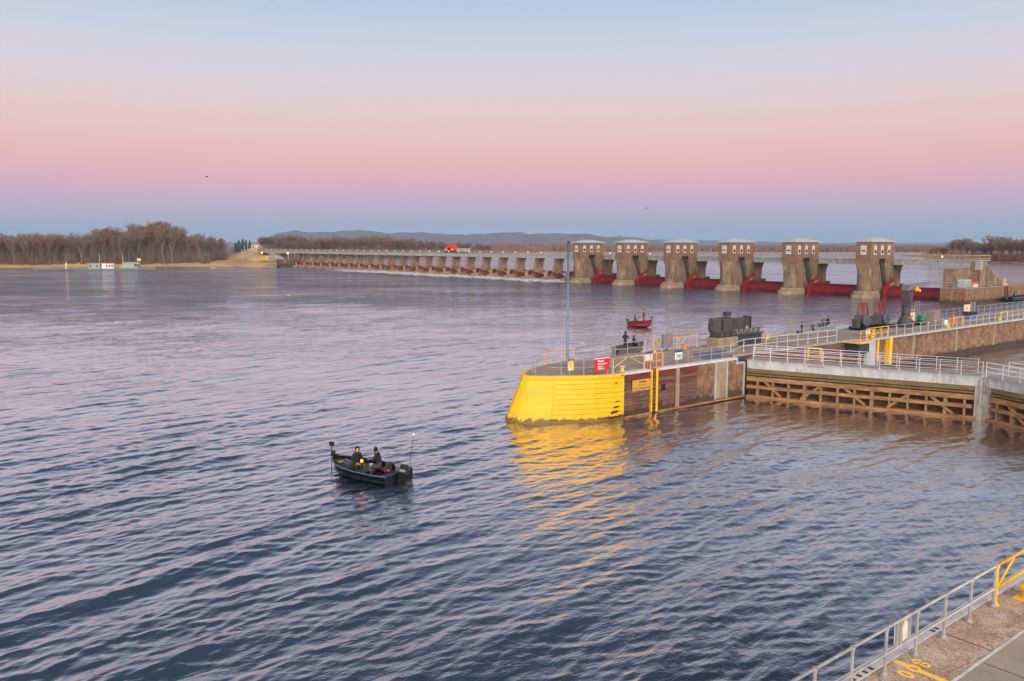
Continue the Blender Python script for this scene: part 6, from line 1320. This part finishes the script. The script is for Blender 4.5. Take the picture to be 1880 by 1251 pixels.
# evergreens
def conifer(name_seed, H=16):
    r = random.Random(name_seed); tr = ([], []); tube_np(tr[0], tr[1], Vector((0, 0, -.5)), Vector((0, 0, H * .95)), .28, .04, 6); V = []; Fq = []
    for _ in range(1500):
        z = H * (.12 + .88 * r.random() ** 1.2); rad = (H - z) * .24 * r.uniform(.3, 1.0); a = r.random() * 6.28; p = Vector((rad * math.cos(a), rad * math.sin(a), z - rad * .25)); w_ = .45; i0 = len(V)
        t_ = Vector((-math.sin(a), math.cos(a), 0)) * w_ * r.uniform(.5, 1); V += [p - t_ * .5 + Vector((0, 0, .1)), p + t_ * .5, p + Vector((math.cos(a), math.sin(a), -.35)) * .8 * r.uniform(.5, 1.2)]; Fq.append((i0, i0 + 1, i0 + 2))
    return mesh_of('trunk', tr, bark_d), mesh_of('crown', (V, Fq), needle)
cons = [conifer(3), conifer(8)]
for i, (px, yt, d) in enumerate([(439, 442, 1000), (446, 440, 1020), (452, 441, 1060), (459, 442, 990), (465, 444, 1080), (471, 445, 1100), (477, 446, 1150), (433, 446, 980), (936, 449, 1560), (975, 447, 1600), (984, 448.5, 1580), (1015, 448, 1590), (1022, 448.5, 1620), (1046, 447.5, 1600)]):
    q = at_dist(px, 458, d); gz = float(ground(q.x, q.y)); h = 13 + (451 - yt) * d / 1494 - gz; o = thing('evergreen_tree', 'dark evergreen tree at the far end of the dike' if i < 8 else 'dark evergreen among the far shore houses left of the gate houses', 'tree', (q.x, q.y, gz), 'evergreens beyond the dike' if i < 8 else 'far shore evergreens')
    o.scale = (h / 16 * 1.9,) * 2 + (h / 16,)
    for n_, me in (('trunk', cons[i % 2][0]), ('crown', cons[i % 2][1])): w_ = bpy.data.objects.new(n_, me); COL.objects.link(w_); w_.parent = o
# far houses
hw_m = M('pale house wall', (214, 204, 190), (200, 188, 172), .5, .9); hr_m = M('house roof', (150, 120, 110), (130, 104, 98), .5, .9)
def house(x, y, z, w, d, h, ang, label, wall=hw_m):
    o = thing('far_house', label, 'house', (x, y, z), 'small houses on the far shore and ridge'); o.rotation_euler = (0, 0, ang)
    def bb(mb, n_, m_): mb.v = [(v[0] + x, v[1] + y, v[2] + z) for v in mb.v]; return mb.build(n_, m_, o)
    b = MB(); b.box(-w / 2, w / 2, -d / 2, d / 2, -1, h); bb(b, 'wall', wall)
    b = MB(); b.add([(-w / 2 - .4, -d / 2 - .4, h), (w / 2 + .4, -d / 2 - .4, h), (w / 2 + .4, d / 2 + .4, h), (-w / 2 - .4, d / 2 + .4, h), (-w / 2 - .4, 0, h + d * .35), (w / 2 + .4, 0, h + d * .35)], [(0, 1, 5, 4), (2, 3, 4, 5), (0, 4, 3), (1, 2, 5), (3, 2, 1, 0)]); bb(b, 'roof', hr_m)
    for k in (-1, 1): b = MB(); b.box(k * w * .25 - .7, k * w * .25 + .7, -d / 2 - .06, -d / 2 + .05, h * .35, h * .8); bb(b, 'window', glass)
an = math.atan2(-FU, FV)
hs = [(473, 452, 1020, 'cream house beside the evergreens at the end of the dike'), (965, 456.5, 1560, 'leftmost small pale house on the far shore'), (975, 457.5, 1540, 'small pale house on the far shore, second from the left'), (987, 457, 1560, 'small pale house on the far shore between evergreens'), (1006, 455, 1590, 'bright small house on the far shore'), (1031, 457.5, 1550, 'far shore house nearest the tall pole'),
      (1650, 456, 1900, 'small pale house on the far shore right of the nearest gate house'), (1664, 456.5, 1950, 'pale house near the middle of the far right shore'), (1690, 457, 1900, 'pale house on the far shore left of the right wood')]
for px, py, d, lb in hs: d = d / math.cos(math.atan((px - 940) / 1494)); q = at_dist(px, py, d); house(q.x, q.y, max(float(ground(q.x, q.y)), 2.0), 14, 9, 5.5, an + random.uniform(-.4, .4), lb)
for px, py, lb in ((966, 428, 'pale house on the ridge crest of the wooded hills'), (972, 428.5, 'low pale ridge house right of another'), (868, 431, 'tiny pale house on the hill skyline left of centre'), (1138, 434.5, 'tiny white house on the hill slope above the gate houses'), (1112, 434, 'small white house on the hill left of the slope house')):
    q = at_dist(px, py, 7000 / math.cos(math.atan((px - 940) / 1494))); house(q.x, q.y, q.z - 8, 40, 14, 10, an, lb)
# birds
for px, py, lb in ((380, 325, 'tiny dark bird in the pink sky on the left'), (1187, 383, 'tiny dark bird in the sky above the gate houses')):
    q = at_dist(px, py, 150); o = thing('bird', lb, 'bird', q); b = MB(); b.ell(q, (.22, .07, .07), 8, 6); b.add([q + Vector((.1, 0, .02)), q + Vector((-.08, 0, .02)), q + Vector((-.1, .38, .14)), q + Vector((.02, .4, .14))], [(0, 1, 2, 3)]); b.add([q + Vector((.1, 0, .02)), q + Vector((-.08, 0, .02)), q + Vector((-.1, -.38, .14)), q + Vector((.02, -.4, .14))], [(3, 2, 1, 0)])
    b.add([q + Vector((-.2, 0, 0)), q + Vector((-.36, .06, 0)), q + Vector((-.36, -.06, 0))], [(0, 1, 2)]); b.build('body', black, o)

# ------------------------------------------------------------------ air
hz = MB(); hz.box(-6500, 12800, -3500, 12400, -5.0, 260.0); hz_m = bpy.data.materials.new('haze'); hz_m.use_nodes = True; t_ = hz_m.node_tree; t_.nodes.remove(t_.nodes['Principled BSDF'])
pv = N(t_, 'ShaderNodeVolumePrincipled'); pv.inputs['Color'].default_value = (.44, .64, .90, 1); pv.inputs['Density'].default_value = 8e-5; pv.inputs['Anisotropy'].default_value = 0.0
t_.links.new(pv.outputs[0], t_.nodes['Material Output'].inputs['Volume'])
tag(hz.build('haze', hz_m), kind='stuff')
